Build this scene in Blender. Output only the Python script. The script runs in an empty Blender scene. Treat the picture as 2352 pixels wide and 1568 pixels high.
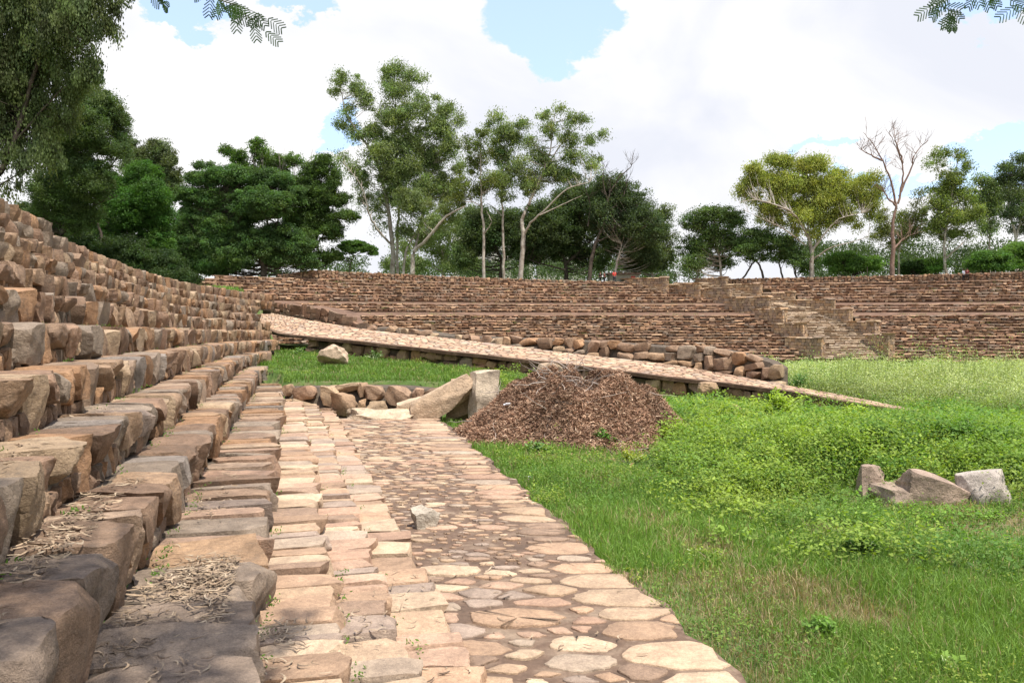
import bpy, math, random
import numpy as np
from mathutils import Vector
random.seed(5)
rng = np.random.default_rng(11)
scene = bpy.context.scene
COL = scene.collection

# ------------------------------------------------------------------ camera
F, CX, CY, YH = 1897.0, 1176.0, 784.0, 725.0
EYE = 5.4
PITCH = math.atan((CY - YH) / F)
cam_d = bpy.data.cameras.new("camera")
cam_d.sensor_width = 36.0
cam_d.lens = F / 2352.0 * 36.0
cam_d.clip_start = 0.05
cam_d.clip_end = 3000
cam = bpy.data.objects.new("camera", cam_d)
COL.objects.link(cam)
cam.location = (0, 0, EYE)
cam.rotation_euler = (math.pi / 2 - PITCH, 0, 0)
scene.camera = cam

# ------------------------------------------------------------------ light, sky, exposure
SUN_DIR = Vector((0.24, -0.24, 0.94)).normalized()
EXPO = 0.55
scene.view_settings.view_transform = 'Standard'
scene.view_settings.look = 'None'
scene.view_settings.gamma = 1.0
scene.view_settings.exposure = EXPO
sd = bpy.data.lights.new("sun", 'SUN')
sd.energy = 4.8
sd.angle = math.radians(0.9)
sd.color = (1.0, 0.94, 0.84)
so = bpy.data.objects.new("sun", sd)
so.rotation_euler = SUN_DIR.to_track_quat('Z', 'Y').to_euler()
COL.objects.link(so)

def nd(nt, kind, **kw):
    n = nt.nodes.new(kind)
    for k, v in kw.items():
        if k.startswith('_'):
            n.inputs[k[1:].replace('_', ' ')].default_value = v
        else:
            setattr(n, k, v)
    return n

world = bpy.data.worlds.new("World")
scene.world = world
world.use_nodes = True
wn = world.node_tree
wn.nodes.clear()
L = wn.links.new
out = nd(wn, 'ShaderNodeOutputWorld')
bg = nd(wn, 'ShaderNodeBackground')
L(bg.outputs[0], out.inputs[0])
bg.inputs['Strength'].default_value = 0.12
sky = nd(wn, 'ShaderNodeTexSky')
sky.sky_type = 'NISHITA'
sky.sun_disc = False
sky.sun_elevation = math.asin(SUN_DIR.z)
sky.sun_rotation = math.atan2(SUN_DIR.x, SUN_DIR.y)
sky.air_density = 1.0
sky.dust_density = 1.5
tc = nd(wn, 'ShaderNodeTexCoord')
mp = nd(wn, 'ShaderNodeMapping')
mp.inputs['Scale'].default_value = (1, 1, 1.5)
L(tc.outputs['Generated'], mp.inputs['Vector'])
warp = nd(wn, 'ShaderNodeTexNoise', _Scale=9.0, _Detail=9.0, _Roughness=0.62)
L(mp.outputs[0], warp.inputs['Vector'])
# cloud breaks: a direction and a width for each, their edge broken up by noise
def mth(op, a, b=None, c=None, clamp=False):
    n = nd(wn, 'ShaderNodeMath', operation=op)
    n.use_clamp = clamp
    for i, v in enumerate((a, b, c)):
        if v is None: continue
        if isinstance(v, (int, float)): n.inputs[i].default_value = v
        else: L(v, n.inputs[i])
    return n.outputs[0]
sepw = nd(wn, 'ShaderNodeSeparateXYZ'); L(tc.outputs['Generated'], sepw.inputs[0])
az = mth('ARCTAN2', sepw.outputs[0], sepw.outputs[1])
hyp = mth('SQRT', mth('ADD', mth('MULTIPLY', sepw.outputs[0], sepw.outputs[0]), mth('MULTIPLY', sepw.outputs[1], sepw.outputs[1])))
el = mth('ARCTAN2', sepw.outputs[2], hyp)
sepn = nd(wn, 'ShaderNodeSeparateColor'); L(warp.outputs['Color'], sepn.inputs[0])
az2 = mth('ADD', az, mth('MULTIPLY', mth('SUBTRACT', sepn.outputs[0], 0.5), 0.16))
el2 = mth('ADD', el, mth('MULTIPLY', mth('SUBTRACT', sepn.outputs[1], 0.5), 0.16))
def sky_at(x, y):
    u = (x - CX) / F; v = (CY - y) / F
    fy = math.cos(PITCH) + v * math.sin(PITCH); fz = -math.sin(PITCH) + v * math.cos(PITCH)
    return math.atan2(u, fy), math.atan2(fz, math.hypot(u, fy))
holes = [(1215, -20, 118, 95), (1265, 90, 75, 75), (1330, 30, 95, 70), (415, -5, 62, 45), (660, -25, 110, 42),
         (2300, 40, 120, 42), (2130, 400, 190, 28), (2350, 330, 120, 30), (775, 340, 50, 60), (1900, 345, 60, 14)]
hole = None
for (hx, hy, wx, wy) in holes:
    a0, e0 = sky_at(hx, hy)
    dx = mth('DIVIDE', mth('SUBTRACT', az2, a0), wx / F)
    dy = mth('DIVIDE', mth('SUBTRACT', el2, e0), wy / F)
    d = mth('SQRT', mth('ADD', mth('MULTIPLY', dx, dx), mth('MULTIPLY', dy, dy)))
    hole = d if hole is None else mth('MINIMUM', hole, d)
mr = nd(wn, 'ShaderNodeMapRange'); mr.interpolation_type = 'SMOOTHSTEP'
mr.inputs[1].default_value = 0.86; mr.inputs[2].default_value = 1.10
L(hole, mr.inputs[0])
# light and grey parts of the cloud
cn = nd(wn, 'ShaderNodeTexNoise', _Scale=2.6, _Detail=8.0, _Roughness=0.52, _Distortion=0.4)
L(mp.outputs[0], cn.inputs['Vector'])
cr = nd(wn, 'ShaderNodeValToRGB')
cr.color_ramp.elements[0].position = 0.38; cr.color_ramp.elements[0].color = (4.95, 5.1, 5.6, 1)
cr.color_ramp.elements[1].position = 0.57; cr.color_ramp.elements[1].color = (6.25, 6.2, 6.25, 1)
L(cn.outputs['Fac'], cr.inputs[0])
skb = nd(wn, 'ShaderNodeVectorMath', operation='MULTIPLY_ADD')
skb.inputs[1].default_value = (0.9, 0.9, 0.9); skb.inputs[2].default_value = (2.2, 2.7, 3.9)
L(sky.outputs[0], skb.inputs[0])
mr2 = nd(wn, 'ShaderNodeMapRange'); mr2.interpolation_type = 'SMOOTHSTEP'
mr2.inputs[1].default_value = 0.50; mr2.inputs[2].default_value = 0.85; mr2.inputs[3].default_value = 1.0; mr2.inputs[4].default_value = 0.25
L(el2, mr2.inputs[0])
mx = nd(wn, 'ShaderNodeMix', data_type='RGBA')
L(mth('MULTIPLY', mr.outputs[0], mr2.outputs[0]), mx.inputs[0]); L(skb.outputs[0], mx.inputs[6]); L(cr.outputs[0], mx.inputs[7])
L(mx.outputs[2], bg.inputs['Color'])

# ------------------------------------------------------------------ helpers
def P(x, y, D):
    u = (x - CX) / F; v = (CY - y) / F
    fy = math.cos(PITCH) + v * math.sin(PITCH); fz = -math.sin(PITCH) + v * math.cos(PITCH)
    return np.array((u * D / fy, D, EYE + fz * D / fy))

def tag(o, label=None, cat=None, group=None, kind=None):
    if label: o['label'] = label
    if cat: o['category'] = cat
    if group: o['group'] = group
    if kind: o['kind'] = kind
    return o

def empty(name, loc, label, cat, group=None):
    o = bpy.data.objects.new(name, None); COL.objects.link(o)
    o.location = [float(c) for c in loc]
    o.empty_display_size = 0.2
    return tag(o, label, cat, group)

class MB:
    """collects pieces and links them as one mesh object"""
    def __init__(self):
        self.V = []; self.T = []; self.Q = {}; self.n = 0; self.smooth = True
    def add(self, V, faces, tint=(1, 1, 1), mat=0):
        V = np.asarray(V, dtype=np.float64)
        t = np.asarray(tint, dtype=np.float64)
        if t.ndim == 1: t = np.broadcast_to(t, (len(V), 3))
        self.V.append(V); self.T.append(t)
        faces = np.asarray(faces, dtype=np.int64)
        self.Q.setdefault((faces.shape[1], mat), []).append(faces + self.n)
        self.n += len(V)
    def build(self, name, mats, parent=None, smooth=True, sharp=None):
        V = np.concatenate(self.V); T = np.concatenate(self.T)
        off = np.zeros(3)
        if parent is not None:
            off = np.array(parent.location); p = parent.parent
            while p is not None: off = off + np.array(p.location); p = p.parent
        me = bpy.data.meshes.new(name)
        idx = []; tot = []; mi = []
        for (k, m), fs in self.Q.items():
            f = np.concatenate(fs); idx.append(f.ravel()); tot.append(np.full(len(f), k)); mi.append(np.full(len(f), m))
        idx = np.concatenate(idx); tot = np.concatenate(tot); mi = np.concatenate(mi)
        me.vertices.add(len(V)); me.vertices.foreach_set('co', (V - off).astype(np.float32).ravel())
        me.loops.add(len(idx)); me.loops.foreach_set('vertex_index', idx.astype(np.int32))
        me.polygons.add(len(tot))
        st = np.concatenate(([0], np.cumsum(tot)[:-1]))
        me.polygons.foreach_set('loop_start', st.astype(np.int32))
        me.polygons.foreach_set('loop_total', tot.astype(np.int32))
        me.polygons.foreach_set('material_index', mi.astype(np.int32))
        me.polygons.foreach_set('use_smooth', np.full(len(tot), smooth))
        if not isinstance(mats, (list, tuple)): mats = [mats]
        for m in mats: me.materials.append(m)
        at = me.color_attributes.new('tint', 'FLOAT_COLOR', 'POINT')
        c = np.ones((len(V), 4), dtype=np.float32); c[:, :3] = T
        at.data.foreach_set('color', c.ravel())
        me.update(calc_edges=True)
        if sharp: me.set_sharp_from_angle(angle=math.radians(sharp))
        o = bpy.data.objects.new(name, me); COL.objects.link(o)
        if parent is not None: o.parent = parent
        return o

def grid_faces(nu, nv, close_u=False):
    i = np.arange(nu if close_u else nu - 1)[:, None]; j = np.arange(nv - 1)[None, :]
    i2 = (i + 1) % nu
    a = i * nv + j; b = i2 * nv + j; c = i2 * nv + j + 1; d = i * nv + j + 1
    return np.stack([a, b, c, d], -1).reshape(-1, 4)

_cube = {}
def cube_grid(n):
    if n in _cube: return _cube[n]
    vid = {}; V = []; Fc = []
    def g(p):
        if p not in vid: vid[p] = len(V); V.append([2.0 * c / n - 1 for c in p])
        return vid[p]
    for ax in range(3):
        b, c = (ax + 1) % 3, (ax + 2) % 3
        for side in (0, n):
            for i in range(n):
                for j in range(n):
                    q = []
                    for (di, dj) in ((0, 0), (1, 0), (1, 1), (0, 1)):
                        p = [0, 0, 0]; p[ax] = side; p[b] = i + di; p[c] = j + dj
                        q.append(g(tuple(p)))
                    Fc.append(q if side == n else q[::-1])
    V = np.array(V, float); Fc = np.array(Fc)
    _cube[n] = (V, Fc, V / np.linalg.norm(V, axis=1)[:, None])
    return _cube[n]

def stone(mb, c, ax, ay, az, size, n=4, rnd=0.25, cuts=4, amp=0.06, tint=(1, 1, 1), mat=0, flat=False, taper=0.0):
    """an irregular block: a rounded box, chipped by random planes, roughened"""
    q, fc, qn = cube_grid(n)
    p = q * (1 - rnd) + qn * (1.12 * rnd)
    sk = rng.normal(0, 0.10, 5)
    p = p.copy()
    p[:, 0] *= 1 + sk[0] * p[:, 1] + sk[1] * p[:, 2] * 1.3
    p[:, 1] *= 1 + sk[2] * p[:, 0] + sk[4] * p[:, 2]
    p[:, 2] *= 1 + sk[3] * p[:, 0] * 0.8
    if taper:
        low = np.clip((0.45 - p[:, 2]) / 1.45, 0, 1)
        p[:, 0] *= 1 - taper * low; p[:, 1] += taper * 0.5 * low * (p[:, 1] < 0)
    for i in range(cuts):
        d = rng.normal(0, 1, 3)
        lo, hi = 0.60, 0.92
        if flat:
            if i % 2: d[2] = -abs(d[2])
            else: d[2] = abs(d[2]) * .6; lo, hi = 0.80, 0.96
        d /= np.linalg.norm(d)
        lim = np.abs(d).sum() * (1 - 0.6 * rnd) * rng.uniform(lo, hi)
        o = np.maximum(0, p @ d - lim)
        p -= o[:, None] * d
    if amp > 0 and n > 2:
        k = rng.normal(0, 2.4, (3, 3)); ph = rng.uniform(0, 6.3, 3)
        w = np.sin(p @ k + ph) * amp
        if n >= 5:
            k2 = rng.normal(0, 6.0, (3, 3)); ph2 = rng.uniform(0, 6.3, 3)
            w += np.sin(p @ k2 + ph2) * amp * 0.4
        if n >= 8:
            k3 = rng.normal(0, 13, (3, 3)); w += np.sin(p @ k3 + ph) * amp * 0.28
        if flat: w[:, 2] *= 0.5
        p += w
    s = np.asarray(size) / 2
    W = c + (p[:, 0:1] * s[0]) * ax + (p[:, 1:2] * s[1]) * ay + (p[:, 2:3] * s[2]) * az
    mb.add(W, fc, tint, mat)

def tube(mb, pts, rad, seg=6, tint=(1, 1, 1), mat=0):
    pts = np.asarray(pts, float); rad = np.asarray(rad, float)
    n = len(pts)
    t = np.gradient(pts, axis=0); t /= (np.linalg.norm(t, axis=1)[:, None] + 1e-9)
    up = np.where(np.abs(t[:, 2:3]) > 0.9, np.array([[1.0, 0, 0]]), np.array([[0, 0, 1.0]]))
    a = np.cross(t, up); a /= (np.linalg.norm(a, axis=1)[:, None] + 1e-9)
    b = np.cross(t, a)
    th = np.arange(seg) / seg * 2 * np.pi
    V = pts[:, None] + rad[:, None, None] * (np.cos(th)[None, :, None] * a[:, None] + np.sin(th)[None, :, None] * b[:, None])
    V = V.transpose(1, 0, 2).reshape(-1, 3)
    mb.add(V, grid_faces(seg, n, True), tint, mat)

def resample(pts, k):
    """Catmull-Rom through points"""
    pts = np.asarray(pts, float)
    if len(pts) < 3:
        t = np.linspace(0, 1, k * (len(pts) - 1) + 1)[:, None]
        return pts[0] * (1 - t) + pts[-1] * t
    e = np.vstack([2 * pts[0] - pts[1], pts, 2 * pts[-1] - pts[-2]])
    o = []
    for i in range(len(pts) - 1):
        p0, p1, p2, p3 = e[i:i + 4]
        for s in np.arange(k) / k:
            o.append(0.5 * ((2 * p1) + (-p0 + p2) * s + (2 * p0 - 5 * p1 + 4 * p2 - p3) * s ** 2 + (-p0 + 3 * p1 - 3 * p2 + p3) * s ** 3))
    o.append(pts[-1])
    return np.array(o)

def box(mb, c, ax, ay, size, tint=(1, 1, 1), mat=0):
    q, fc, _ = cube_grid(1)
    s = np.asarray(size) / 2
    mb.add(c + q[:, 0:1] * s[0] * ax + q[:, 1:2] * s[1] * ay + q[:, 2:3] * s[2] * np.array([0, 0, 1.0]), fc, tint, mat)

XA, YA, ZA = np.eye(3)
def vn(x, y, sc, seed=0):
    """smooth pseudo noise, about -1..1"""
    r = np.random.default_rng(seed)
    o = 0
    for i in range(5):
        k = r.normal(0, 1, 2) / sc; ph = r.uniform(0, 6.3)
        o = o + np.sin(x * k[0] + y * k[1] + ph + 1.3 * np.sin(x * k[1] * 0.7 - y * k[0] * 0.7 + ph * 2))
    return o / 3.0
def sm(a, b, x):
    t = np.clip((x - a) / (b - a), 0, 1)
    return t * t * (3 - 2 * t)

# ------------------------------------------------------------------ materials
def new_mat(name):
    m = bpy.data.materials.new(name); m.use_nodes = True
    nt = m.node_tree; b = nt.nodes['Principled BSDF']
    b.inputs['Roughness'].default_value = 0.9
    b.inputs['Specular IOR Level'].default_value = 0.25
    return m, nt, b

def stone_mat(name, sc=1.0, bump=0.5, dark=0.55, lichen=0.35, grit=0.02):
    m, nt, b = new_mat(name); l = nt.links.new
    at = nd(nt, 'ShaderNodeAttribute', attribute_name='tint')
    tcn = nd(nt, 'ShaderNodeNewGeometry')
    n1 = nd(nt, 'ShaderNodeTexNoise', _Scale=3.2 * sc, _Detail=8.0, _Roughness=0.62, _Distortion=0.6)
    n2 = nd(nt, 'ShaderNodeTexNoise', _Scale=22 * sc, _Detail=7.0, _Roughness=0.7)
    n3 = nd(nt, 'ShaderNodeTexNoise', _Scale=0.9 * sc, _Detail=5.0, _Roughness=0.6)
    mpn = nd(nt, 'ShaderNodeMapping'); mpn.inputs['Scale'].default_value = (1, 1, 1.5)
    l(tcn.outputs['Position'], mpn.inputs[0])
    n4 = nd(nt, 'ShaderNodeTexNoise', _Scale=7 * sc, _Detail=9.0, _Roughness=0.72, _Distortion=0.25)
    l(mpn.outputs[0], n4.inputs['Vector'])
    for n in (n1, n2, n3): l(tcn.outputs['Position'], n.inputs['Vector'])
    r1 = nd(nt, 'ShaderNodeValToRGB')
    r1.color_ramp.elements[0].position = 0.30; r1.color_ramp.elements[0].color = (dark, dark * 0.97, dark * 0.95, 1)
    r1.color_ramp.elements[1].position = 0.66; r1.color_ramp.elements[1].color = (1.16, 1.14, 1.1, 1)
    l(n1.outputs['Fac'], r1.inputs[0])
    m1 = nd(nt, 'ShaderNodeMix', data_type='RGBA', blend_type='MULTIPLY'); m1.inputs[0].default_value = 1
    l(at.outputs['Color'], m1.inputs[6]); l(r1.outputs[0], m1.inputs[7])
    r2 = nd(nt, 'ShaderNodeValToRGB')
    r2.color_ramp.elements[0].position = 0.28; r2.color_ramp.elements[0].color = (0.62, 0.6, 0.6, 1)
    r2.color_ramp.elements[1].position = 0.62; r2.color_ramp.elements[1].color = (1.12, 1.1, 1.08, 1)
    l(n2.outputs['Fac'], r2.inputs[0])
    m2 = nd(nt, 'ShaderNodeMix', data_type='RGBA', blend_type='MULTIPLY'); m2.inputs[0].default_value = 0.75
    l(m1.outputs[2], m2.inputs[6]); l(r2.outputs[0], m2.inputs[7])
    # weathering film
    r3 = nd(nt, 'ShaderNodeMapRange'); r3.inputs[1].default_value = 0.52; r3.inputs[2].default_value = 0.68; r3.inputs[4].default_value = lichen
    l(n4.outputs['Fac'], r3.inputs[0])
    m3 = nd(nt, 'ShaderNodeMix', data_type='RGBA'); m3.inputs[7].default_value = (0.115, 0.10, 0.085, 1)
    l(r3.outputs[0], m3.inputs[0]); l(m2.outputs[2], m3.inputs[6])
    wn_ = nd(nt, 'ShaderNodeTexNoise', _Scale=5 * sc, _Detail=4.0)
    l(tcn.outputs['Position'], wn_.inputs['Vector'])
    vm = nd(nt, 'ShaderNodeVectorMath', operation='MULTIPLY_ADD'); vm.inputs[1].default_value = (.35, .35, .35)
    l(wn_.outputs['Color'], vm.inputs[0]); l(tcn.outputs['Position'], vm.inputs[2])
    vo = nd(nt, 'ShaderNodeTexVoronoi', feature='DISTANCE_TO_EDGE', _Scale=2.6 * sc); l(vm.outputs[0], vo.inputs['Vector'])
    ck = nd(nt, 'ShaderNodeMapRange'); ck.inputs[1].default_value = 0.0; ck.inputs[2].default_value = 0.022; ck.inputs[3].default_value = 0.42; ck.inputs[4].default_value = 1.0
    l(vo.outputs['Distance'], ck.inputs[0])
    n5 = nd(nt, 'ShaderNodeTexNoise', _Scale=85 * sc, _Detail=4.0, _Roughness=0.75); l(tcn.outputs['Position'], n5.inputs['Vector'])
    gr = nd(nt, 'ShaderNodeMapRange'); gr.inputs[1].default_value = 0.3; gr.inputs[2].default_value = 0.7; gr.inputs[3].default_value = 0.74; gr.inputs[4].default_value = 1.24
    l(n5.outputs['Fac'], gr.inputs[0])
    cm1 = nd(nt, 'ShaderNodeMath', operation='MULTIPLY'); cm1.inputs[0].default_value = 1.0; l(gr.outputs[0], cm1.inputs[1])
    vs_ = nd(nt, 'ShaderNodeVectorMath', operation='SCALE'); l(m3.outputs[2], vs_.inputs[0]); l(cm1.outputs[0], vs_.inputs['Scale'])
    l(vs_.outputs[0], b.inputs['Base Color'])
    bp = nd(nt, 'ShaderNodeBump'); bp.inputs['Strength'].default_value = bump; bp.inputs['Distance'].default_value = grit
    ad = nd(nt, 'ShaderNodeMath', operation='ADD'); l(n2.outputs['Fac'], ad.inputs[0])
    mu = nd(nt, 'ShaderNodeMath', operation='MULTIPLY'); mu.inputs[1].default_value = 1.6; l(n4.outputs['Fac'], mu.inputs[0])
    l(mu.outputs[0], ad.inputs[1])
    ad2 = nd(nt, 'ShaderNodeMath', operation='MULTIPLY_ADD'); ad2.inputs[1].default_value = .15; l(ck.outputs[0], ad2.inputs[0]); l(ad.outputs[0], ad2.inputs[2])
    l(ad2.outputs[0], bp.inputs['Height']); l(bp.outputs[0], b.inputs['Normal'])
    return m

def leaf_mat(name, trans=0.35, rough=0.6):
    m, nt, b = new_mat(name); l = nt.links.new
    b.inputs['Roughness'].default_value = rough
    at = nd(nt, 'ShaderNodeAttribute', attribute_name='tint')
    l(at.outputs['Color'], b.inputs['Base Color'])
    tr = nd(nt, 'ShaderNodeBsdfTranslucent')
    sc = nd(nt, 'ShaderNodeMix', data_type='RGBA', blend_type='MULTIPLY'); sc.inputs[0].default_value = 1
    sc.inputs[7].default_value = (1.25, 1.3, 0.5, 1)
    l(at.outputs['Color'], sc.inputs[6]); l(sc.outputs[2], tr.inputs[0])
    ms = nd(nt, 'ShaderNodeMixShader'); ms.inputs[0].default_value = trans
    l(b.outputs[0], ms.inputs[1]); l(tr.outputs[0], ms.inputs[2])
    l(ms.outputs[0], nt.nodes['Material Output'].inputs[0])
    return m

def noise_mat(name, c1, c2, sc, bump=0.4, dist=0.03, rough=0.95, pos=(0.35, 0.65), c3=None):
    m, nt, b = new_mat(name); l = nt.links.new
    b.inputs['Roughness'].default_value = rough
    g = nd(nt, 'ShaderNodeNewGeometry')
    at = nd(nt, 'ShaderNodeAttribute', attribute_name='tint')
    n1 = nd(nt, 'ShaderNodeTexNoise', _Scale=sc, _Detail=9.0, _Roughness=0.66, _Distortion=0.5)
    n2 = nd(nt, 'ShaderNodeTexNoise', _Scale=sc * 9, _Detail=6.0, _Roughness=0.7)
    l(g.outputs['Position'], n1.inputs['Vector']); l(g.outputs['Position'], n2.inputs['Vector'])
    r = nd(nt, 'ShaderNodeValToRGB')
    r.color_ramp.elements[0].position = pos[0]; r.color_ramp.elements[0].color = (*c1, 1)
    r.color_ramp.elements[1].position = pos[1]; r.color_ramp.elements[1].color = (*c2, 1)
    if c3: e = r.color_ramp.elements.new(0.5 * (pos[0] + pos[1])); e.color = (*c3, 1)
    l(n1.outputs['Fac'], r.inputs[0])
    r2 = nd(nt, 'ShaderNodeMapRange'); r2.inputs[1].default_value = 0.3; r2.inputs[2].default_value = 0.7; r2.inputs[3].default_value = 0.7; r2.inputs[4].default_value = 1.2
    l(n2.outputs['Fac'], r2.inputs[0])
    mm = nd(nt, 'ShaderNodeMix', data_type='RGBA', blend_type='MULTIPLY'); mm.inputs[0].default_value = 1
    l(r.outputs[0], mm.inputs[6]); l(r2.outputs[0], mm.inputs[7])
    m4 = nd(nt, 'ShaderNodeMix', data_type='RGBA', blend_type='MULTIPLY'); m4.inputs[0].default_value = 1
    l(mm.outputs[2], m4.inputs[6]); l(at.outputs['Color'], m4.inputs[7])
    l(m4.outputs[2], b.inputs['Base Color'])
    bp = nd(nt, 'ShaderNodeBump'); bp.inputs['Strength'].default_value = bump; bp.inputs['Distance'].default_value = dist
    l(n2.outputs['Fac'], bp.inputs['Height']); l(bp.outputs[0], b.inputs['Normal'])
    return m

M_STONE = stone_mat('sandstone', 1.0, 0.9, 0.58, 0.40, 0.03)
M_FLAG = stone_mat('flagstone', 1.3, 0.7, 0.72, 0.16, 0.02)
M_FAR = stone_mat('far_sandstone', 0.45, 0.8, 0.62, 0.35, 0.05)
M_MORTAR = noise_mat('mortar', (0.055, 0.045, 0.035), (0.15, 0.115, 0.085), 4.0, 0.7)
M_PAVEMORTAR = noise_mat('paving_mortar', (0.10, 0.068, 0.05), (0.24, 0.175, 0.125), 2.2, 0.6, 0.015, c3=(0.135, 0.088, 0.062))
M_DIRT = noise_mat('red_dirt', (0.105, 0.062, 0.043), (0.21, 0.13, 0.09), 0.8, 0.5)
M_SOIL = noise_mat('soil', (0.055, 0.09, 0.025), (0.17, 0.14, 0.08), 0.9, 0.6, c3=(0.08, 0.13, 0.03))
M_BARKPALE = noise_mat('pale_bark', (0.22, 0.17, 0.13), (0.55, 0.50, 0.44), 1.6, 0.5, 0.04)
M_BARKDARK = noise_mat('dark_bark', (0.045, 0.035, 0.028), (0.12, 0.095, 0.075), 2.5, 0.7, 0.04)
M_LEAF = leaf_mat('leaves', 0.42)
M_GRASS = leaf_mat('grass_blades', 0.38, 0.55)
M_DRY = noise_mat('dry_plant', (0.75, 0.75, 0.75), (1.2, 1.2, 1.2), 6.0, 0.3)

PAL = np.array([0.98, 0.95, 0.92]) * np.array([(.43, .295, .19), (.44, .275, .165), (.39, .265, .19), (.35, .29, .235), (.50, .385, .27), (.31, .215, .155), (.45, .32, .22), (.38, .27, .195)])
PAVE = np.array([.96, .89, .86]) * np.array([(.56, .435, .31), (.53, .39, .275), (.55, .41, .31), (.50, .43, .345), (.63, .52, .385), (.47, .35, .25), (.60, .48, .35), (.42, .355, .30), (.50, .36, .27), (.38, .29, .22)])
GREYPAL = np.array([(.34, .265, .21), (.38, .30, .235), (.30, .235, .195), (.41, .30, .22), (.33, .285, .25)])
def pick(pal, j=0.12):
    return 0.80 * pal[rng.integers(len(pal))] * rng.uniform(1 - j, 1 + j)

# ------------------------------------------------------------------ the lie of the land
TX, TY = -0.26, 0.9656           # direction in which the near stand runs
NX, NY = -0.9656, -0.26          # its uphill side
CURVE = 0.009
def bend(D):
    d = np.clip(D - 27.0, 0, 22)
    return CURVE * d * d
def pof(X, D):                   # distance uphill from the eye, across the near stand
    return (X - bend(D)) * NX + D * NY
def at_p(p, D):                  # the point of offset p at depth D
    s = (D - p * NY) / TY
    return np.array((p * NX + s * TX + bend(D), D))
LROWS = [  # height below the eye, offset, depth where the row ends
    (2.34, -1.25, 25.2), (2.22, -0.78, 25.4), (2.08, -0.33, 25.8), (1.78, 0.23, 28.5), (1.30, 1.04, 32.0), (0.85, 1.58, 36.5), (0.38, 2.15, 40.5),
    (-0.08, 2.70, 41.5), (-0.52, 3.12, 42.3), (-0.94, 3.70, 43.0), (-1.36, 4.20, 44.5), (-1.76, 4.70, 48.0), (-2.20, 5.12, 52.0), (-2.62, 5.45, 19.6)]
SLOPE = 0.02
def walk_z(D): return EYE - 2.42 - SLOPE * D

CXF, CYF = 22.0, 38.0            # centre of the far stand's arc
FROWS = []                       # (radius of the edge, top height above the eye, kind)
R, k = 53.0, -4.95
for i in range(16):
    k += 0.3125; FROWS.append([R, k, 'low']); R += 0.75
FROWS[-1][2] = 'ledge'; R += 3.0; k += 0.42
for i in range(3):
    k += 0.31; FROWS.append([R, k, 'mid']); R += 0.75
FROWS[-1][2] = 'ledge'; R += 2.6; k += 0.34
for i in range(7):
    k += 0.39; FROWS.append([R, k, 'up']); R += 0.75
RTOP = R; KTOP = k
rr = [0, 52.9]; kk = [-4.95, -4.95]
LEDGE = {15: .42, 18: .34}
for i, f in enumerate(FROWS):
    rr.append(f[0] + 0.3); kk.append(f[1])
    if i in LEDGE: rr.append(FROWS[i + 1][0] - .05); kk.append(f[1] + LEDGE[i])
rr = np.array(rr + [RTOP + 0.3, 400]); kk = np.array(kk + [KTOP + 0.2, KTOP + 0.2])

def field_z(X, D):
    h = 2.43 + 0.033 * np.clip(D, 0, 30) + 0.0285 * np.clip(D - 30, 0, 60)
    m = 0.05 * vn(X, D, 1.6, 3) + 0.03 * vn(X, D, 0.6, 4)
    # low rise with the half buried boulders
    m = m + 0.70 * np.exp(-(((X - 7.8) / 3.4) ** 2 + ((D - 15.6) / 2.9) ** 2))
    m = m + 0.25 * np.exp(-(((X - 5.5) / 3.0) ** 2 + ((D - 22.5) / 3.5) ** 2))
    return EYE - h + m
def ground_z(X, D):
    X = np.asarray(X, float); D = np.asarray(D, float)
    z = field_z(X, D)
    # grass shelf between the near stand and the ramp
    hp1 = np.interp(X, [-14, -8, 0.3, 3, 6, 8], [1.98, 2.12, 2.68, 3.08, 3.45, 3.6])
    hp0 = np.interp(X, [-8, -2, 1, 4], [2.10, 2.12, 2.7, 3.2])
    zp = EYE - (hp0 + (hp1 - hp0) * sm(27, 40, D)) + 0.03 * vn(X, D, 0.8, 9)
    front = 25.9 + sm(-2.2, 1.0, X) * 3.0
    mask = sm(0, 0.25 + 3.5 * sm(-1.5, 1.0, X), D - front) * (1 - sm(5.5, 8.5, X)) * (1 - sm(58, 70, D))
    z = z * (1 - mask) + np.maximum(zp, z) * mask
    # the far stand
    Rr = np.hypot(X - CXF, D - CYF)
    zf = EYE + np.interp(Rr, rr, kk) - 0.55
    up = (Rr > 52.6) & (D > 30)
    z = np.where(up, np.maximum(zf, z), z)
    # the near stand
    p = pof(X, D)
    ps = np.array([-1.24, -0.77, -0.3, 0.5, 1.2, 1.8, 2.4, 2.9, 3.4, 3.9, 4.4, 4.9, 5.3, 5.9, 8.0])
    hs = np.array([2.62, 2.5, 2.4, 2.15, 1.65, 1.2, 0.7, 0.3, -0.15, -0.6, -1.0, -1.4, -1.75, -2.0, -2.1])
    zl = EYE - np.interp(p, ps, hs) - SLOPE * np.clip(D, -5, 60) - 0.12
    inl = (p > -1.24) & (D < 41)
    z = np.where(inl & (p < 0.2), np.where(D < 25.5, zl, z), z)
    z = np.where((p >= 0.2) & (D < 28.5 + np.clip(p, 0, 6) * 2.7), zl, z)
    z = np.where((p > 5.6) & (D < 90) & (X < -.268 * D - 3), np.maximum(z, zl + 0.028 * np.clip(D - 30, 0, 60)), z)
    # under the walkway
    outer = -3.05 - 0.052 * np.clip(D - 5, 0, 30)
    w = (p <= -1.24) & (p > outer + 0.12) & (D < 23.4)
    z = np.where(w, walk_z(D) - 0.15, z)
    return z

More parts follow.
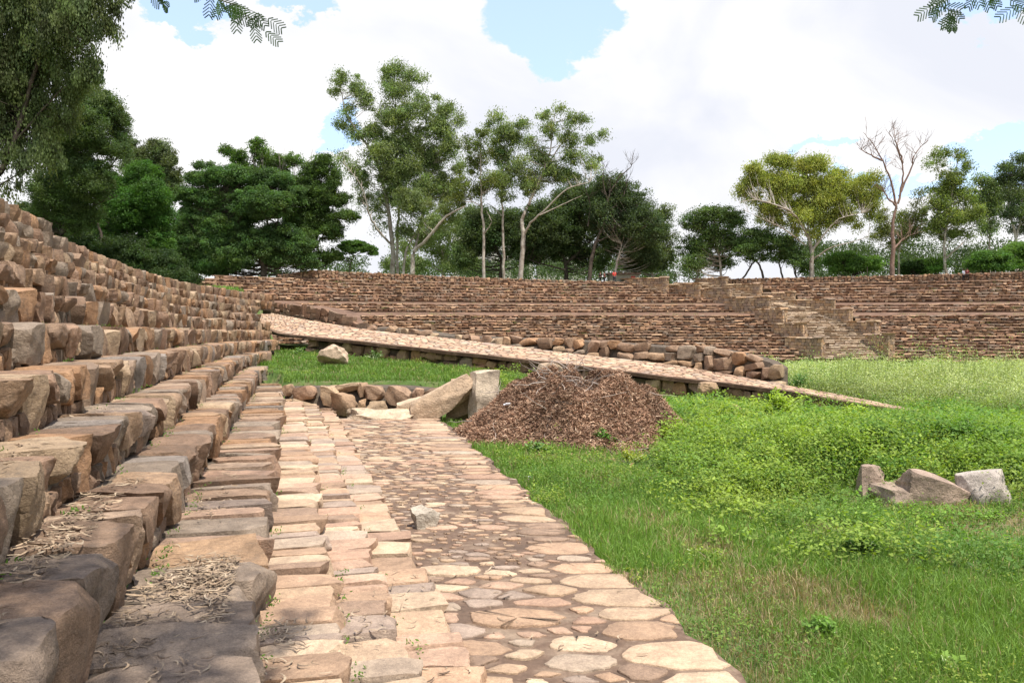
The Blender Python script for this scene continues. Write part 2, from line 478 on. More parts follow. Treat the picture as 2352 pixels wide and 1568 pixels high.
# the ground sheet, fine in front and coarse far away
xs = np.concatenate([np.linspace(-900, -60, 14), np.arange(-58, -16, 1.5), np.arange(-16, 20, 0.22), np.arange(20, 90, 1.4), np.linspace(92, 900, 14)])
ys = np.concatenate([np.linspace(-300, -8, 8), np.arange(-6, 48, 0.22), np.arange(48, 135, 1.0), np.linspace(137, 1500, 16)])
GX, GY = np.meshgrid(xs, ys, indexing='ij')
GZ = ground_z(GX, GY)
mb = MB(); mb.add(np.stack([GX, GY, GZ], -1).reshape(-1, 3), grid_faces(len(xs), len(ys)))
tag(mb.build('ground', M_SOIL), 'green and brown earth of the arena floor', 'ground', kind='structure')

# ------------------------------------------------------------------ near stand
near = empty('stone_stand', (*at_p(2.5, 12), EYE - 1), 'rough sandstone seating rows rising along the left side beside the paved walkway', 'seating stand')
tn = np.array([TX, TY, 0.0]); nn = np.array([NX, NY, 0.0])
def row_frame(p, D):
    a = at_p(p, D); b = at_p(p, D + 0.2)
    t = np.array([b[0] - a[0], b[1] - a[1], 0]); t /= np.linalg.norm(t)
    return a, t, np.array([-t[1], t[0], 0.0])      # point, along, uphill
for ri, (h0, p0, dend) in enumerate(LROWS):
    mb = MB()
    top = ri == len(LROWS) - 1
    pnext = LROWS[ri + 1][1] if not top else p0 + 0.5
    tread = pnext - p0
    hbelow = LROWS[ri - 1][0] if ri else 2.42
    rise = hbelow - h0
    d0 = max(1.2, p0 / 0.339 * 0.62) if p0 > 0 else 1.5
    zt = lambda D: EYE - h0 - SLOPE * D
    # bedding
    Ds = np.linspace(d0 - 0.3, dend - 0.15, 60)
    prof = [(0.13, -rise - 0.12), (0.13, -0.07), (0.30, -0.045), (tread + 0.2, -0.03)]
    V = []
    for D in Ds:
        a, t, u = row_frame(p0, D)
        for (o, dz) in prof: V.append([a[0] + u[0] * o, a[1] + u[1] * o, zt(D) + dz])
    mb.add(V, grid_faces(len(Ds), len(prof))[:, ::-1], (1, 1, 1), 1)
    a, t, u = row_frame(p0, dend - 0.15)
    e = [[*(a + u[:2] * 0.13), zt(dend) - rise - 0.3], [*(a + u[:2] * 0.13), zt(dend) - 0.05], [*(a + u[:2] * (tread + .2)), zt(dend) - 0.05], [*(a + u[:2] * (tread + .2)), zt(dend) - rise - 0.3]]
    mb.add(e, [[0, 1, 2, 3]], (1, 1, 1), 1)
    D = d0
    lowrow = ri <= 3
    while D < dend:
        n = 13 if D < 7 else (10 if D < 12 else (7 if D < 22 else 5))
        wdt = rng.uniform(0.16, 0.46) if ri in (0, 1, 2) else (rng.uniform(0.24, 0.74) if ri < 9 else rng.uniform(0.22, 0.62))
        if ri == 0: wdt = rng.uniform(0.25, 0.6)
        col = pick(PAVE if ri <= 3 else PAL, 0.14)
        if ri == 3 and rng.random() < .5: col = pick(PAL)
        if 3 <= ri <= 6 and rng.random() < (.6 if D < 6 else .15): col = pick(GREYPAL)  # grey brown stones picked more often on the nearest stretch
        a, t, u = row_frame(p0 + (rng.normal(0, 0.018) if lowrow else rng.normal(0, 0.025)), D + wdt / 2)
        yaw = rng.normal(0, 0.05 if lowrow else 0.09)
        t2 = t * math.cos(yaw) + u * math.sin(yaw); u2 = -t * math.sin(yaw) + u * math.cos(yaw)
        tl = rng.normal(0, 0.02 if lowrow else 0.05)
        z2 = np.array([0, 0, 1.0]) + t2 * tl; z2 /= np.linalg.norm(z2)
        zc = zt(D + wdt / 2)
        dep = tread + 0.10 if lowrow or ri <= 5 else tread + 0.12
        if lowrow:
            hh = max(rise + 0.10, 0.2)
            c = np.array([*(a + u[:2] * (dep / 2 - 0.02)), zc - hh / 2 + rng.normal(0, 0.016)])
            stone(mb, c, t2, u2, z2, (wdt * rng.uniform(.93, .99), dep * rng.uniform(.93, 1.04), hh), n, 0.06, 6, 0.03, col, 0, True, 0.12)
        else:
            short = rng.random() < 0.4
            hh = rise * (rng.uniform(0.5, 0.75) if short else rng.uniform(0.95, 1.15)) + 0.02
            zj = rng.normal(0, 0.015 if ri < 7 else 0.02)
            c = np.array([*(a + u[:2] * (dep / 2 - 0.03)), zc - hh / 2 + zj])
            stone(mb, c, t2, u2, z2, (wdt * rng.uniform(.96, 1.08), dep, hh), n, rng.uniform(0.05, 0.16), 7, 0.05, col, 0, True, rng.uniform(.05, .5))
            if short:
                x = -wdt / 2
                while x < wdt / 2:
                    w2 = rng.uniform(0.08, 0.2)
                    h2 = rise - hh + 0.06
                    c2 = np.array([*(a + t[:2] * (x + w2 / 2) + u[:2] * 0.16), zc - hh - h2 / 2 + 0.02])
                    stone(mb, c2, t2, u2, ZA, (w2, 0.22, h2 * rng.uniform(.8, 1.1)), max(3, n - 4), 0.15, 6, 0.07, pick(PAL), 0)
                    x += w2 + rng.uniform(0.01, 0.05)
            elif rng.random() < 0.5:
                w2 = rng.uniform(0.06, 0.12)
                c2 = np.array([*(a + t[:2] * (wdt / 2) + u[:2] * 0.10), zc - rise * rng.uniform(0.55, 0.9)])
                stone(mb, c2, t2, u2, ZA, (w2, 0.16, rng.uniform(0.08, 0.2)), max(3, n - 4), 0.15, 6, 0.07, pick(PAL), 0)
        D += wdt * TY * rng.uniform(1.0, 1.06) + (0.0 if lowrow else rng.choice([0, 0, 0.03]))
    mb.build('stone_row', [M_STONE if ri > 2 else M_FLAG, M_MORTAR], near, sharp=32)

# ------------------------------------------------------------------ crazy paving
def clip_poly(poly, a, b, c):
    """keep a*x+b*y<=c"""
    o = []; n = len(poly)
    for i in range(n):
        p, q = poly[i], poly[(i + 1) % n]
        dp = a * p[0] + b * p[1] - c; dq = a * q[0] + b * q[1] - c
        if dp <= 0: o.append(p)
        if (dp < 0 < dq) or (dq < 0 < dp):
            s = dp / (dp - dq); o.append((p[0] + s * (q[0] - p[0]), p[1] + s * (q[1] - p[1])))
    return o
def crazy(u0, u1, v0, v1, rads, tries, gap, edge=None, seed=1):
    """power diagram cells of circles packed at random, as rounded polygons in (u,v)"""
    r = np.random.default_rng(seed)
    S = np.zeros((0, 3))
    if edge:
        u = u0; l = []
        while u < u1:
            w = r.uniform(*edge); l.append((u + w / 2, v1 - r.uniform(0.25, 0.4), w * 0.52)); u += w
        S = np.array(l)
    for _ in range(tries):
        c = np.array((r.uniform(u0, u1), r.uniform(v0, v1))); R_ = rads(r, c[0])
        if len(S):
            d = np.hypot(S[:, 0] - c[0], S[:, 1] - c[1])
            if np.any(d < (S[:, 2] + R_) * 0.86): continue
        S = np.vstack([S, [c[0], c[1], R_]])
    cells = []
    for i, (x, y, R_) in enumerate(S):
        poly = [(max(u0, x - 1.2), max(v0, y - 1.2)), (min(u1, x + 1.2), max(v0, y - 1.2)), (min(u1, x + 1.2), min(v1, y + 1.2)), (max(u0, x - 1.2), min(v1, y + 1.2))]
        d = np.hypot(S[:, 0] - x, S[:, 1] - y); nb = np.argsort(d)[1:22]
        for j in nb:
            xj, yj, Rj = S[j]
            a, b = xj - x, yj - y
            cc = 0.5 * ((xj * xj + yj * yj - Rj * Rj) - (x * x + y * y - R_ * R_))
            poly = clip_poly(poly, a, b, cc)
            if len(poly) < 3: break
        if len(poly) < 3: continue
        q = np.array(poly); m = q.mean(0)
        ext = np.linalg.norm(q - m, axis=1).mean()
        if ext < gap * 1.8: continue
        g = gap * r.uniform(0.45, 1.9)
        q = m + (q - m) * (1 - g / ext)
        mx_ = R_ * r.uniform(1.3, 1.9) + 0.05
        dd = np.linalg.norm(q - m, axis=1); q = m + (q - m) * np.minimum(1, mx_ / dd)[:, None]
        for it in range(2):
            nq = []
            for a_, b_ in zip(q, np.roll(q, -1, 0)):
                f = 0.13 if it == 0 else 0.2
                nq += [a_ * (1 - f) + b_ * f, a_ * f + b_ * (1 - f)]
            q = np.array(nq)
        q = q + r.normal(0, 0.03 * ext, q.shape)
        cells.append(q)
    return cells
def lay(mb, cells, pos, pal, hgt=(0.008, 0.02)):
    for q in cells:
        n = len(q); m = q.mean(0); h = rng.uniform(*hgt); col = pick(pal, 0.12)
        tilt = rng.normal(0, 0.012, 2)
        rings = []
        for (f, z) in ((1.0, -0.04), (1.0, h * 0.6), (0.975, h), (0.5, h + 0.004)):
            qq = m + (q - m) * f
            rings.append([pos(a[0], a[1], z + tilt @ (a - m)) for a in qq])
        rings.append([pos(m[0], m[1], h + 0.005)] * n)
        V = np.array(rings).transpose(1, 0, 2).reshape(-1, 3)
        mb.add(V, grid_faces(n, 5, True), col, 0)

def outer_p(D): return -3.08 - 0.055 * np.clip(D - 5, 0, 30)
def wpos(u, v, z):   # u = depth, v = 0..2 across from the inner edge to the outer
    pi = -1.22; po = outer_p(u)
    p = pi + (po - pi) * (v / 2.0) + (v / 2.0) ** 2 * (.045 * math.sin(u * 2.3) + .035 * math.sin(u * 5.9 + 1) + .02 * math.sin(u * 13))
    a = at_p(p, u + 0.10 * v)
    return np.array([a[0], a[1], walk_z(u) + z - 0.012 * v])
mb = MB()
us = np.linspace(1.0, 23.2, 120); vs = np.linspace(-0.05, 2.0, 9)
mb.add([wpos(u, v, 0.0) for u in us for v in vs], grid_faces(len(us), len(vs)), (1, 1, 1), 1)
sk = [wpos(u, 2.0, z) for u in us for z in (0.0, -0.5)]
mb.add(sk, grid_faces(len(us), 2), (1, 1, 1), 1)
sk = [wpos(23.2, v, z) for v in vs for z in (0.0, -0.5)]
mb.add(sk, grid_faces(len(vs), 2)[:, ::-1], (1, 1, 1), 1)
def rads(r, u):
    D = u / 1.7
    f = 1.5 if D < 8.5 else (0.62 if D < 15 else 0.95)
    return f * r.choice([0.09, 0.13, 0.18, 0.25, 0.33], p=[0.22, 0.26, 0.22, 0.18, 0.12]) * r.uniform(0.85, 1.15)
KU = 1.7
cells = crazy(1.2 * KU, 23.1 * KU, 0.0, 2.0, rads, 14000, 0.058, (0.4, 1.0), 5)
lay(mb, cells, lambda u, v, z: wpos(u / KU, v, z), PAVE)
tag(mb.build('paved_path', [M_FLAG, M_PAVEMORTAR], smooth=True), 'pale crazy paved walkway between the lowest seating step and the grass', 'path', kind='structure')

# ------------------------------------------------------------------ the ramp
near_e = [(2125, 952, 27.9), (2080, 944, 28.4), (1900, 914, 30.4), (1765, 892, 33.0), (1486, 860, 35.6), (1296, 836, 37.5), (1206, 826, 38.2), (956, 799, 41.2), (810, 783, 43.0), (663, 769, 45.0), (625, 760, 47), (590, 748, 50.5), (560, 738, 54)]
far_e = [(2135, 950, 28.3), (2100, 941, 29.2), (1960, 913, 32.3), (1780, 880, 35.5), (1677, 861, 37.5), (1530, 836, 40.0), (1325, 813, 42.8), (1206, 798, 44.5), (1015, 775, 48.0), (898, 764, 50.0), (780, 747, 52.5), (681, 730, 56.0), (610, 716, 60.0)]
NE = resample([P(*e) for e in near_e], 6); FE = resample([P(*e) for e in far_e], 6)
def arclen(c):
    d = np.concatenate(([0], np.cumsum(np.linalg.norm(np.diff(c, axis=0), axis=1)))); return d / d[-1]
def on(c, s):
    a = arclen(c); return np.array([np.interp(s, a, c[:, i]) for i in range(3)])
RL = 42.0
def rpos(u, v, z):
    a = on(NE, u / RL); b = on(FE, u / RL)
    return a + (b - a) * v / 5.0 + np.array([0, 0, z])
mb = MB()
us = np.linspace(0, RL, 90); vs = np.linspace(0, 5, 7)
mb.add([rpos(u, v, 0) for u in us for v in vs], grid_faces(len(us), len(vs))[:, ::-1], (1.1, 1.05, 1), 1)
cells = crazy(0.3, RL - .1, 0.25, 4.95, lambda r, u: r.choice([0.12, 0.2, 0.28, 0.36], p=[.3, .3, .25, .15]), 11000, 0.055, None, 9)
lay(mb, cells, rpos, PAVE * 1.15, (0.012, 0.03))
# concrete lip along the near edge, overhanging the wall
lip = [(0.10, 0.025), (-0.16, 0.02), (-0.16, -0.13), (0.10, -0.15)]
V = []
for u in us:
    a = on(NE, u / RL); b = on(FE, u / RL); d = (b - a) * np.array([1, 1, 0]); d /= np.linalg.norm(d)
    for (o, z) in lip: V.append(a + d * o + np.array([0, 0, z + 0.01 * math.sin(u * 1.7)]))
mb.add(V, grid_faces(len(us), 4), (0.75, 0.68, 0.62), 1)
ramp = mb.build('ramp_path', [M_FLAG, M_PAVEMORTAR], smooth=False)
tag(ramp, 'crazy paved ramp sloping down from the left stand to the arena floor', 'ramp', kind='structure')

def rubble_wall(name, label, cat, top, base, size=(0.3, 0.7), pal=PAL, depth=0.5, n=5, rnd=(0.1, 0.25), fill=1.0, mort=None, grp=None, over=0.0, parent=None, back=0.35, cuts=5):
    """dry stones on a face running along two 3D curves (top and base), fill behind"""
    mb = MB()
    T = resample(top, 5); B = resample(base, 5)
    Lh = float(np.linalg.norm(np.diff(T, axis=0), axis=1).sum())
    K = 40
    us_ = np.linspace(0, 1, K)
    tt = [on(T, s) for s in us_]; bb = [on(B, s) for s in us_]
    V = []
    for i in range(K):
        j0, j1 = max(0, i - 1), min(K - 1, i + 1)
        t = tt[j1] - tt[j0]; t[2] = 0; t /= np.linalg.norm(t)
        u = np.array([-t[1], t[0], 0]); 
        if u[1] < 0: u = -u
        V += [bb[i] + u * 0.12 - ZA * 0.3, tt[i] + u * 0.12 - ZA * 0.09, tt[i] + u * (depth + back * min(1, (K - 1 - i) / 8)) - ZA * 0.05, bb[i] + u * (depth + back * min(1, (K - 1 - i) / 8)) - ZA * 0.3]
    mb.add(V, grid_faces(K, 4), (1, 1, 1), 1)
    mb.add([V[0], V[1], V[2], V[3]], [[0, 1, 2, 3]], (1, 1, 1), 1)
    mb.add([V[-4], V[-3], V[-2], V[-1]], [[3, 2, 1, 0]], (1, 1, 1), 1)
    x = 0.0
    hcur = None
    # columns of stones, staggered
    while x < Lh:
        w = rng.uniform(*size); s = min(1, (x + w / 2) / Lh)
        a = on(T, s); b = on(B, s)
        t = on(T, min(1, s + .02)) - on(T, max(0, s - .02)); t[2] = 0; t /= np.linalg.norm(t)
        u = np.array([-t[1], t[0], 0]); 
        if u[1] < 0: u = -u
        H = a[2] - b[2]
        z = a[2] + rng.normal(0, 0.04) + over
        while z > b[2] - 0.05:
            h = min(rng.uniform(size[0] * 0.8, size[1] * 0.8), z - b[2] + 0.12)
            if h < 0.1: break
            f = (a[2] - z + h / 2) / max(H, .01)
            c = a + (b - a) * f; c[2] = z - h / 2
            yaw = rng.normal(0, 0.15); t2 = t * math.cos(yaw) + u * math.sin(yaw); u2 = -t * math.sin(yaw) + u * math.cos(yaw)
            ro = rng.normal(0, 0.15); z2 = ZA * math.cos(ro) + t2 * math.sin(ro); t3 = t2 * math.cos(ro) - ZA * math.sin(ro)
            if rng.random() < fill:
                stone(mb, c + u * (0.12 + rng.normal(0, .03)) + t * rng.normal(0, .05), t3, u2, z2, (w * rng.uniform(.9, 1.12), depth * rng.uniform(.8, 1.1), h * rng.uniform(.9, 1.05)), n, rng.uniform(*rnd), cuts, 0.05, pick(pal), 0)
            z -= h + rng.uniform(0.0, 0.03)
        x += w * rng.uniform(0.95, 1.08)
    o = mb.build(name, [M_STONE, mort or M_MORTAR], parent, sharp=32)
    if parent is None: tag(o, label, cat, grp)
    return o

# wall that carries the near edge of the ramp
top = [on(NE, u / RL) + np.array([0.02, 0.14, -0.14]) for u in np.linspace(0.6, 30, 12)]
base = []
for t_ in top:
    g = float(ground_z(t_[0], t_[1] - 0.25)); base.append(np.array([t_[0], t_[1] - 0.05, min(g, t_[2] - .05)]))
rubble_wall('retaining_wall', 'boulder retaining wall under the near edge of the paved ramp, above the grass shelf', 'retaining wall', top, base, (0.35, 0.9), PAL * 0.95, 0.5, 6, (0.08, 0.25), 0.85, cuts=8)
# boulder wall behind the ramp
wt = [(850, 745), (940, 752), (1030, 765), (1100, 768), (1200, 772), (1300, 775), (1400, 781), (1500, 788), (1560, 792), (1640, 797), (1700, 808), (1760, 822), (1790, 838)]
xs_f = np.array([c[0] for c in far_e]); ys_f = np.array([c[1] for c in far_e]); ds_f = np.array([c[2] for c in far_e])
o_ = np.argsort(xs_f)
def far_edge(x): return np.interp(x, xs_f[o_], ys_f[o_]), np.interp(x, xs_f[o_], ds_f[o_])
top = []; base = []
for (x, y) in wt:
    ye, de = far_edge(x)
    top.append(P(x, y + 4, de + 0.7)); base.append(P(x, ye, de + 0.25) - np.array([0, 0, 0.25]))
rubble_wall('boulder_wall', 'rough wall of rounded boulders behind the ramp, tallest at its right end', 'boulder wall', top, base, (0.38, 1.0), PAL * np.array([1.08, 1.08, 1.06]), 0.6, 7, (0.12, 0.3), 0.93, over=0.06, back=0.8, cuts=9)
# dressed brown retaining wall at the head of the ramp
top = []; base = []
for (x, y) in [(605, 693), (640, 697), (700, 703), (740, 710), (790, 722), (830, 742)]:
    ye, de = far_edge(x)
    top.append(P(x, y, de + 0.6)); base.append(P(x, ye, de + 0.3) - np.array([0, 0, 0.25]))
rubble_wall('brown_wall', 'flat faced brown masonry wall at the head of the ramp under a dirt landing', 'retaining wall', top, base, (0.4, 0.95), np.array([(.27, .165, .11), (.33, .20, .135), (.30, .21, .15), (.38, .26, .18)]), 0.3, 5, (0.04, 0.12), 1.0, M_DIRT, back=1.6, cuts=3)
# end of that wall and low broken rows below it
mb = MB()

# ------------------------------------------------------------------ far stand
LC = np.array([(600, 1400), (650, 1468), (659, 1527), (665, 1595), (685, 1672), (710, 1746), (744, 1784), (776, 1814), (812, 1830), (860, 1835)], float)
RC = np.array([(600, 1640), (640, 1650), (655, 1725), (675, 1795), (690, 1880), (712, 1925), (740, 1990), (770, 2030), (812, 2056), (860, 2056)], float)
def farpt(R_, x):
    q = (x - CX) / F
    a = 1 + q * q; b = -2 * (q * CXF + CYF); c = CXF ** 2 + CYF ** 2 - R_ * R_
    D = (-b + math.sqrt(b * b - 4 * a * c)) / (2 * a)
    return q * D, D
def img(X, D, z):
    dz = z - EYE
    cx_, sx_ = math.cos(PITCH), math.sin(PITCH)
    fw = D * cx_ - dz * sx_; upv = D * sx_ + dz * cx_
    return CX + F * X / fw, CY - F * upv / fw
FPAL = np.array([1.02, 0.96, 0.93]) * np.array([(.37, .245, .155), (.41, .275, .175), (.33, .22, .155), (.38, .28, .20), (.27, .185, .13), (.46, .33, .22), (.34, .21, .14), (.30, .25, .20)])
def ang(x, R_):
    X, D = farpt(R_, x); return math.atan2(X - CXF, D - CYF)
left_st = empty('stone_stand', (*farpt(62, 1300), EYE - 2), 'far seating rows left of the stairway, ending at the wall below the tall eucalyptus trees', 'seating stand', 'far seating stands')
right_st = empty('stone_stand', (*farpt(62, 2250), EYE - 2), 'far seating rows right of the stairway, behind the tall pale weeds', 'seating stand', 'far seating stands')
def far_row(R_, k_, rise, tread, x0, x1, parent, kind, name='stone_row', lslope=0.0):
    mb = MB()
    a0, a1 = ang(x0, R_), ang(x1, R_)
    N = max(6, int((a1 - a0) * R_ / 1.5))
    V = []
    slope = lslope if kind == 'ledge' else (0.13 if kind != 'low' else 0.03)
    for a in np.linspace(a0, a1, N):
        for (dr, dz) in ((0.10, -rise - 0.25), (0.10, -0.05), (tread + 0.25, -0.03 + slope)):
            V.append([CXF + (R_ + dr) * math.sin(a), CYF + (R_ + dr) * math.cos(a), EYE + k_ + dz])
    mb.add(V, grid_faces(N, 3), (0.75, 0.75, 0.75) if kind == 'low' else (1, 1, 1), 1)
    a = a0
    dip = rng.uniform(0, 6)
    while a < a1:
        w = rng.uniform(0.28, 1.0) if kind == 'low' else rng.uniform(0.25, 0.75); da = w / R_
        am = a + da / 2
        u = np.array([math.sin(am), math.cos(am), 0]); t = np.array([math.cos(am), -math.sin(am), 0])
        yaw = rng.normal(0, .1); t2 = t * math.cos(yaw) + u * math.sin(yaw); u2 = u * math.cos(yaw) - t * math.sin(yaw)
        h = rise * rng.uniform(0.6, 0.85)
        zz = EYE + k_ - .07 - h / 2 + rng.normal(0, 0.015) + 0.035 * math.sin(a * R_ * 0.35 + dip)
        dep = rng.uniform(.42, .52) if rng.random() < 0.95 else 0.75
        c = np.array([CXF + (R_ + dep / 2 - 0.04 - (dep - .45) * .7) * math.sin(am), CYF + (R_ + dep / 2 - 0.04 - (dep - .45) * .7) * math.cos(am), zz])
        st_ = 1 - .30 * float(sm(.1, 1.0, vn(a * 60, k_ * 4, 3.2, 301) + .4 * vn(a * 60, k_ * 4, .8, 302))) + .12 * float(vn(a * 60, k_ * 3, 5, 303))
        if rng.random() < 0.95:
            stone(mb, c, t2, u2, ZA, (w * rng.uniform(.88, 1.0), dep * rng.uniform(.85, 1.1), h), 3, rng.uniform(.04, .2), 5, 0.06, pick(FPAL, .28) * st_, 0)
        a += da * rng.uniform(1.0, 1.07)
    # slabs forming the front of each tread, standing a little proud
    a = a0
    while a < a1:
        w = rng.uniform(0.35, 1.25); da = w / R_; am = a + da / 2
        u = np.array([math.sin(am), math.cos(am), 0]); t = np.array([math.cos(am), -math.sin(am), 0])
        hh_ = rng.uniform(.08, .13); tl = rng.normal(0, .03)
        z2 = ZA + t * tl; t2 = t - ZA * tl
        dep = .5; pr = rng.uniform(.03, .12)
        zz = EYE + k_ - hh_ / 2 + rng.normal(0.01, 0.016) + 0.03 * math.sin(a * R_ * 0.35 + dip)
        if rng.random() < 0.9:
            stone(mb, np.array([CXF + (R_ + dep / 2 - pr) * math.sin(am), CYF + (R_ + dep / 2 - pr) * math.cos(am), zz]), t2, u, z2, (w * .98, dep, hh_), 3, .05, 4, .05, pick(FPAL, .2) * 1.3 * (1 - .3 * float(sm(.1, 1.0, vn(a * 60, k_ * 4, 3.2, 301)))), 0)
        a += da
    mb.build(name, [M_FAR, M_DIRT], parent, sharp=35)
for i, (R_, k_, kind) in enumerate(FROWS):
    kb = FROWS[i - 1][1] if i else -4.95
    if i and FROWS[i - 1][2] == 'ledge': kb += LEDGE[i - 1]
    rise = k_ - kb
    tread = FROWS[i + 1][0] - R_ if kind == 'ledge' else 0.75
    X, D = farpt(R_, 1700); y = img(X, D, EYE + k_)[1]
    xl = float(np.interp(y, LC[:, 0], LC[:, 1])) + 3; xr = float(np.interp(y, RC[:, 0], RC[:, 1])) - 3
    x0 = 540 if kind == 'low' or i < 17 else 500
    if i > 22: x0 = 430 + (i - 22) * 22
    far_row(R_, k_, rise, tread, x0, xl, left_st, kind, lslope=LEDGE.get(i, 0))
    far_row(R_, k_, rise, tread, xr, 2480, right_st, kind, lslope=LEDGE.get(i, 0))

def crest_D(x): return farpt(RTOP + 1.2, x)[1]
# rubble wall along the crest
def crest(x0, x1, label, hl, hr, endslope=0):
    n = max(8, int((x1 - x0) / 40)); top = []; base = []
    for i, x in enumerate(np.linspace(x0, x1, n)):
        X, D = farpt(RTOP + 0.1, x)
        hgt = hl + (hr - hl) * i / (n - 1)
        if endslope and i < 2: hgt = hgt * (0.25 + 0.4 * i)
        top.append(np.array([X, D, EYE + KTOP + hgt])); base.append(np.array([X, D, EYE + KTOP - 0.05]))
    return rubble_wall('crest_wall', label, 'stone wall', top, base, (0.25, 0.6), FPAL * 1.02, 0.35, 3, (0.15, 0.35), 1.0, M_PAVEMORTAR, 'walls along the crest', back=0.2)
crest(640, 1440, 'mortared rubble wall along the crest left of the stairway, under the eucalyptus trunks', 1.25, 0.3, 1)
crest(1672, 2480, 'mortared rubble wall along the crest right of the stairway, under the two standing people', 0.75, 1.15)

# ------------------------------------------------------------------ stairway
stair = empty('stone_stairway', (*farpt(60, 1900), EYE - 3), 'stepped stone stairway with blocky parapets cutting down through the far seating', 'stairway')
def R_of(y, x):
    lo, hi = 50.0, RTOP + 2
    for _ in range(30):
        m = (lo + hi) / 2; X, D = farpt(m, x)
        yy = img(X, D, EYE + float(np.interp(m, rr, kk)))[1]
        if yy > y: lo = m
        else: hi = m
    return (lo + hi) / 2
IL = np.array([(600, 1545), (650, 1560), (675, 1650), (690, 1700), (712, 1775), (735, 1812), (760, 1850), (790, 1875), (830, 1885)], float)
IR = np.array([(600, 1615), (650, 1640), (675, 1745), (690, 1800), (712, 1870), (735, 1915), (760, 1965), (790, 2000), (830, 2005)], float)
SPAL = 1.3 * np.array([(.42, .34, .25), (.46, .36, .26), (.38, .30, .23), (.40, .30, .21)])
nst = 58
for i in range(nst):
    R_ = 53.0 + (RTOP - 53.0) * i / nst
    kz = float(np.interp(R_ + 0.45, rr, kk)) + 0.05
    X, D = farpt(R_, 1800); y = img(X, D, EYE + kz)[1]
    xl = float(np.interp(y, IL[:, 0], IL[:, 1])) - 12; xr = float(np.interp(y, IR[:, 0], IR[:, 1])) + 12
    A = np.array([*farpt(R_, xl), EYE + kz]); B = np.array([*farpt(R_, xr), EYE + kz])
    mb = MB(); t = B - A; Ln = np.linalg.norm(t); t /= Ln; u = np.array([-t[1], t[0], 0])
    box(mb, (A + B) / 2 + u * 0.55 - ZA * 0.24, t, u, (Ln, 0.9, 0.40), (.28, .2, .14))
    x = 0
    while x < Ln:
        w = rng.uniform(0.5, 1.1)
        stone(mb, A + t * (x + w / 2) + u * 0.2 - ZA * 0.04, t, u, ZA, (w, 0.5, 0.12), 3, .12, 2, .03, pick(SPAL, .1), 0)
        x += w
    mb.build('step', M_FAR, stair, smooth=False)
YPAL = 1.3 * np.array([(.40, .29, .19), (.44, .33, .22), (.36, .26, .19), (.33, .25, .19), (.42, .28, .17)])
def parapet(xl, xr, yl, yr, yb):
    """a masonry block running up the flight: front pier at its near end"""
    Rb = R_of(yb, xr); Xr, Dr = farpt(Rb, xr)
    z = P(xr, yr, Dr)[2]; zb = P(xr, yb, Dr)[2] - 0.6
    far_ = P(xl, yl, Dr + 3.6)
    A = np.array([Xr, Dr, 0]); B = np.array([far_[0], Dr + 3.6, 0])
    t = B - A; Ln = np.linalg.norm(t); t /= Ln; u = np.array([t[1], -t[0], 0])
    if u[0] < 0: u = -u
    mb = MB()
    c = (A + B) / 2; th = 0.8
    box(mb, c - u * th / 2 + ZA * ((z + zb) / 2 - .05), t, u, (Ln - .1, th - .12, z - zb - .1), (.16, .12, .09))
    def face(o, d, ln, nrm):
        zz = z - 0.1
        while zz > zb:
            h = rng.uniform(0.28, 0.42); x = 0
            while x < ln:
                w = min(rng.uniform(0.3, 0.7), ln - x + .12)
                stone(mb, o + d * (x + w / 2) + ZA * (zz - h / 2) - nrm * 0.1, d, nrm, ZA, (w * .97, 0.24, h * .96), 3, .12, 2, .03, pick(YPAL, .16), 0)
                x += w
            zz -= h
    face(B - u * th, -t, Ln, -u); face(A, t, Ln, u); face(A - u * th, u, th, -t)
    par = mb.build('parapet', M_FAR, stair, smooth=False)
    mb = MB(); x = 0
    while x < Ln + .1:
        w = rng.uniform(0.7, 1.3)
        stone(mb, A - u * th / 2 + t * (min(x + w / 2, Ln)) + ZA * (z + 0.0), t, u, ZA, (w, th + .2, .15), 3, .1, 2, .03, pick(YPAL, .12), 0); x += w
    stone(mb, A - u * th / 2 + t * .45 + ZA * (z + .1), t, u, ZA, (1.15, th + .28, .2), 4, .12, 2, .02, pick(YPAL), 0)
    mb.build('coping', M_FAR, par, smooth=False)
for a in [(1440, 1535, 652, 638, 668), (1525, 1611, 659, 652, 679), (1593, 1680, 665, 662, 696), (1670, 1769, 685, 682, 720), (1744, 1807, 710, 710, 748), (1782, 1853, 744, 744, 784), (1812, 1895, 776, 776, 816),
          (1602, 1672, 643, 638, 660), (1659, 1750, 660, 652, 678), (1736, 1826, 672, 672, 694), (1815, 1918, 688, 688, 714), (1888, 1958, 710, 710, 742), (1955, 2020, 739, 739, 776), (2000, 2054, 769, 769, 818)]:
    parapet(*a)

# ------------------------------------------------------------------ wall and boulders at the end of the walkway
top = [P(650, 884, 25.6), P(740, 884, 25.4), P(840, 884, 25.3), (P(920, 886, 25.2)), P(1005, 892, 25.0)]
base = [P(650, 935, 24.9), P(740, 945, 24.7), P(840, 950, 24.6), P(920, 948, 24.6), P(1005, 942, 24.6)]
rubble_wall('boulder_wall', 'low dry stone wall of rounded boulders holding the grass shelf at the walkway end', 'boulder wall', top, base, (0.2, 0.95), PAL * np.array([1.12, 1.12, 1.1]), 0.55, 9, (0.15, 0.35), 0.95, over=0.03, cuts=9)

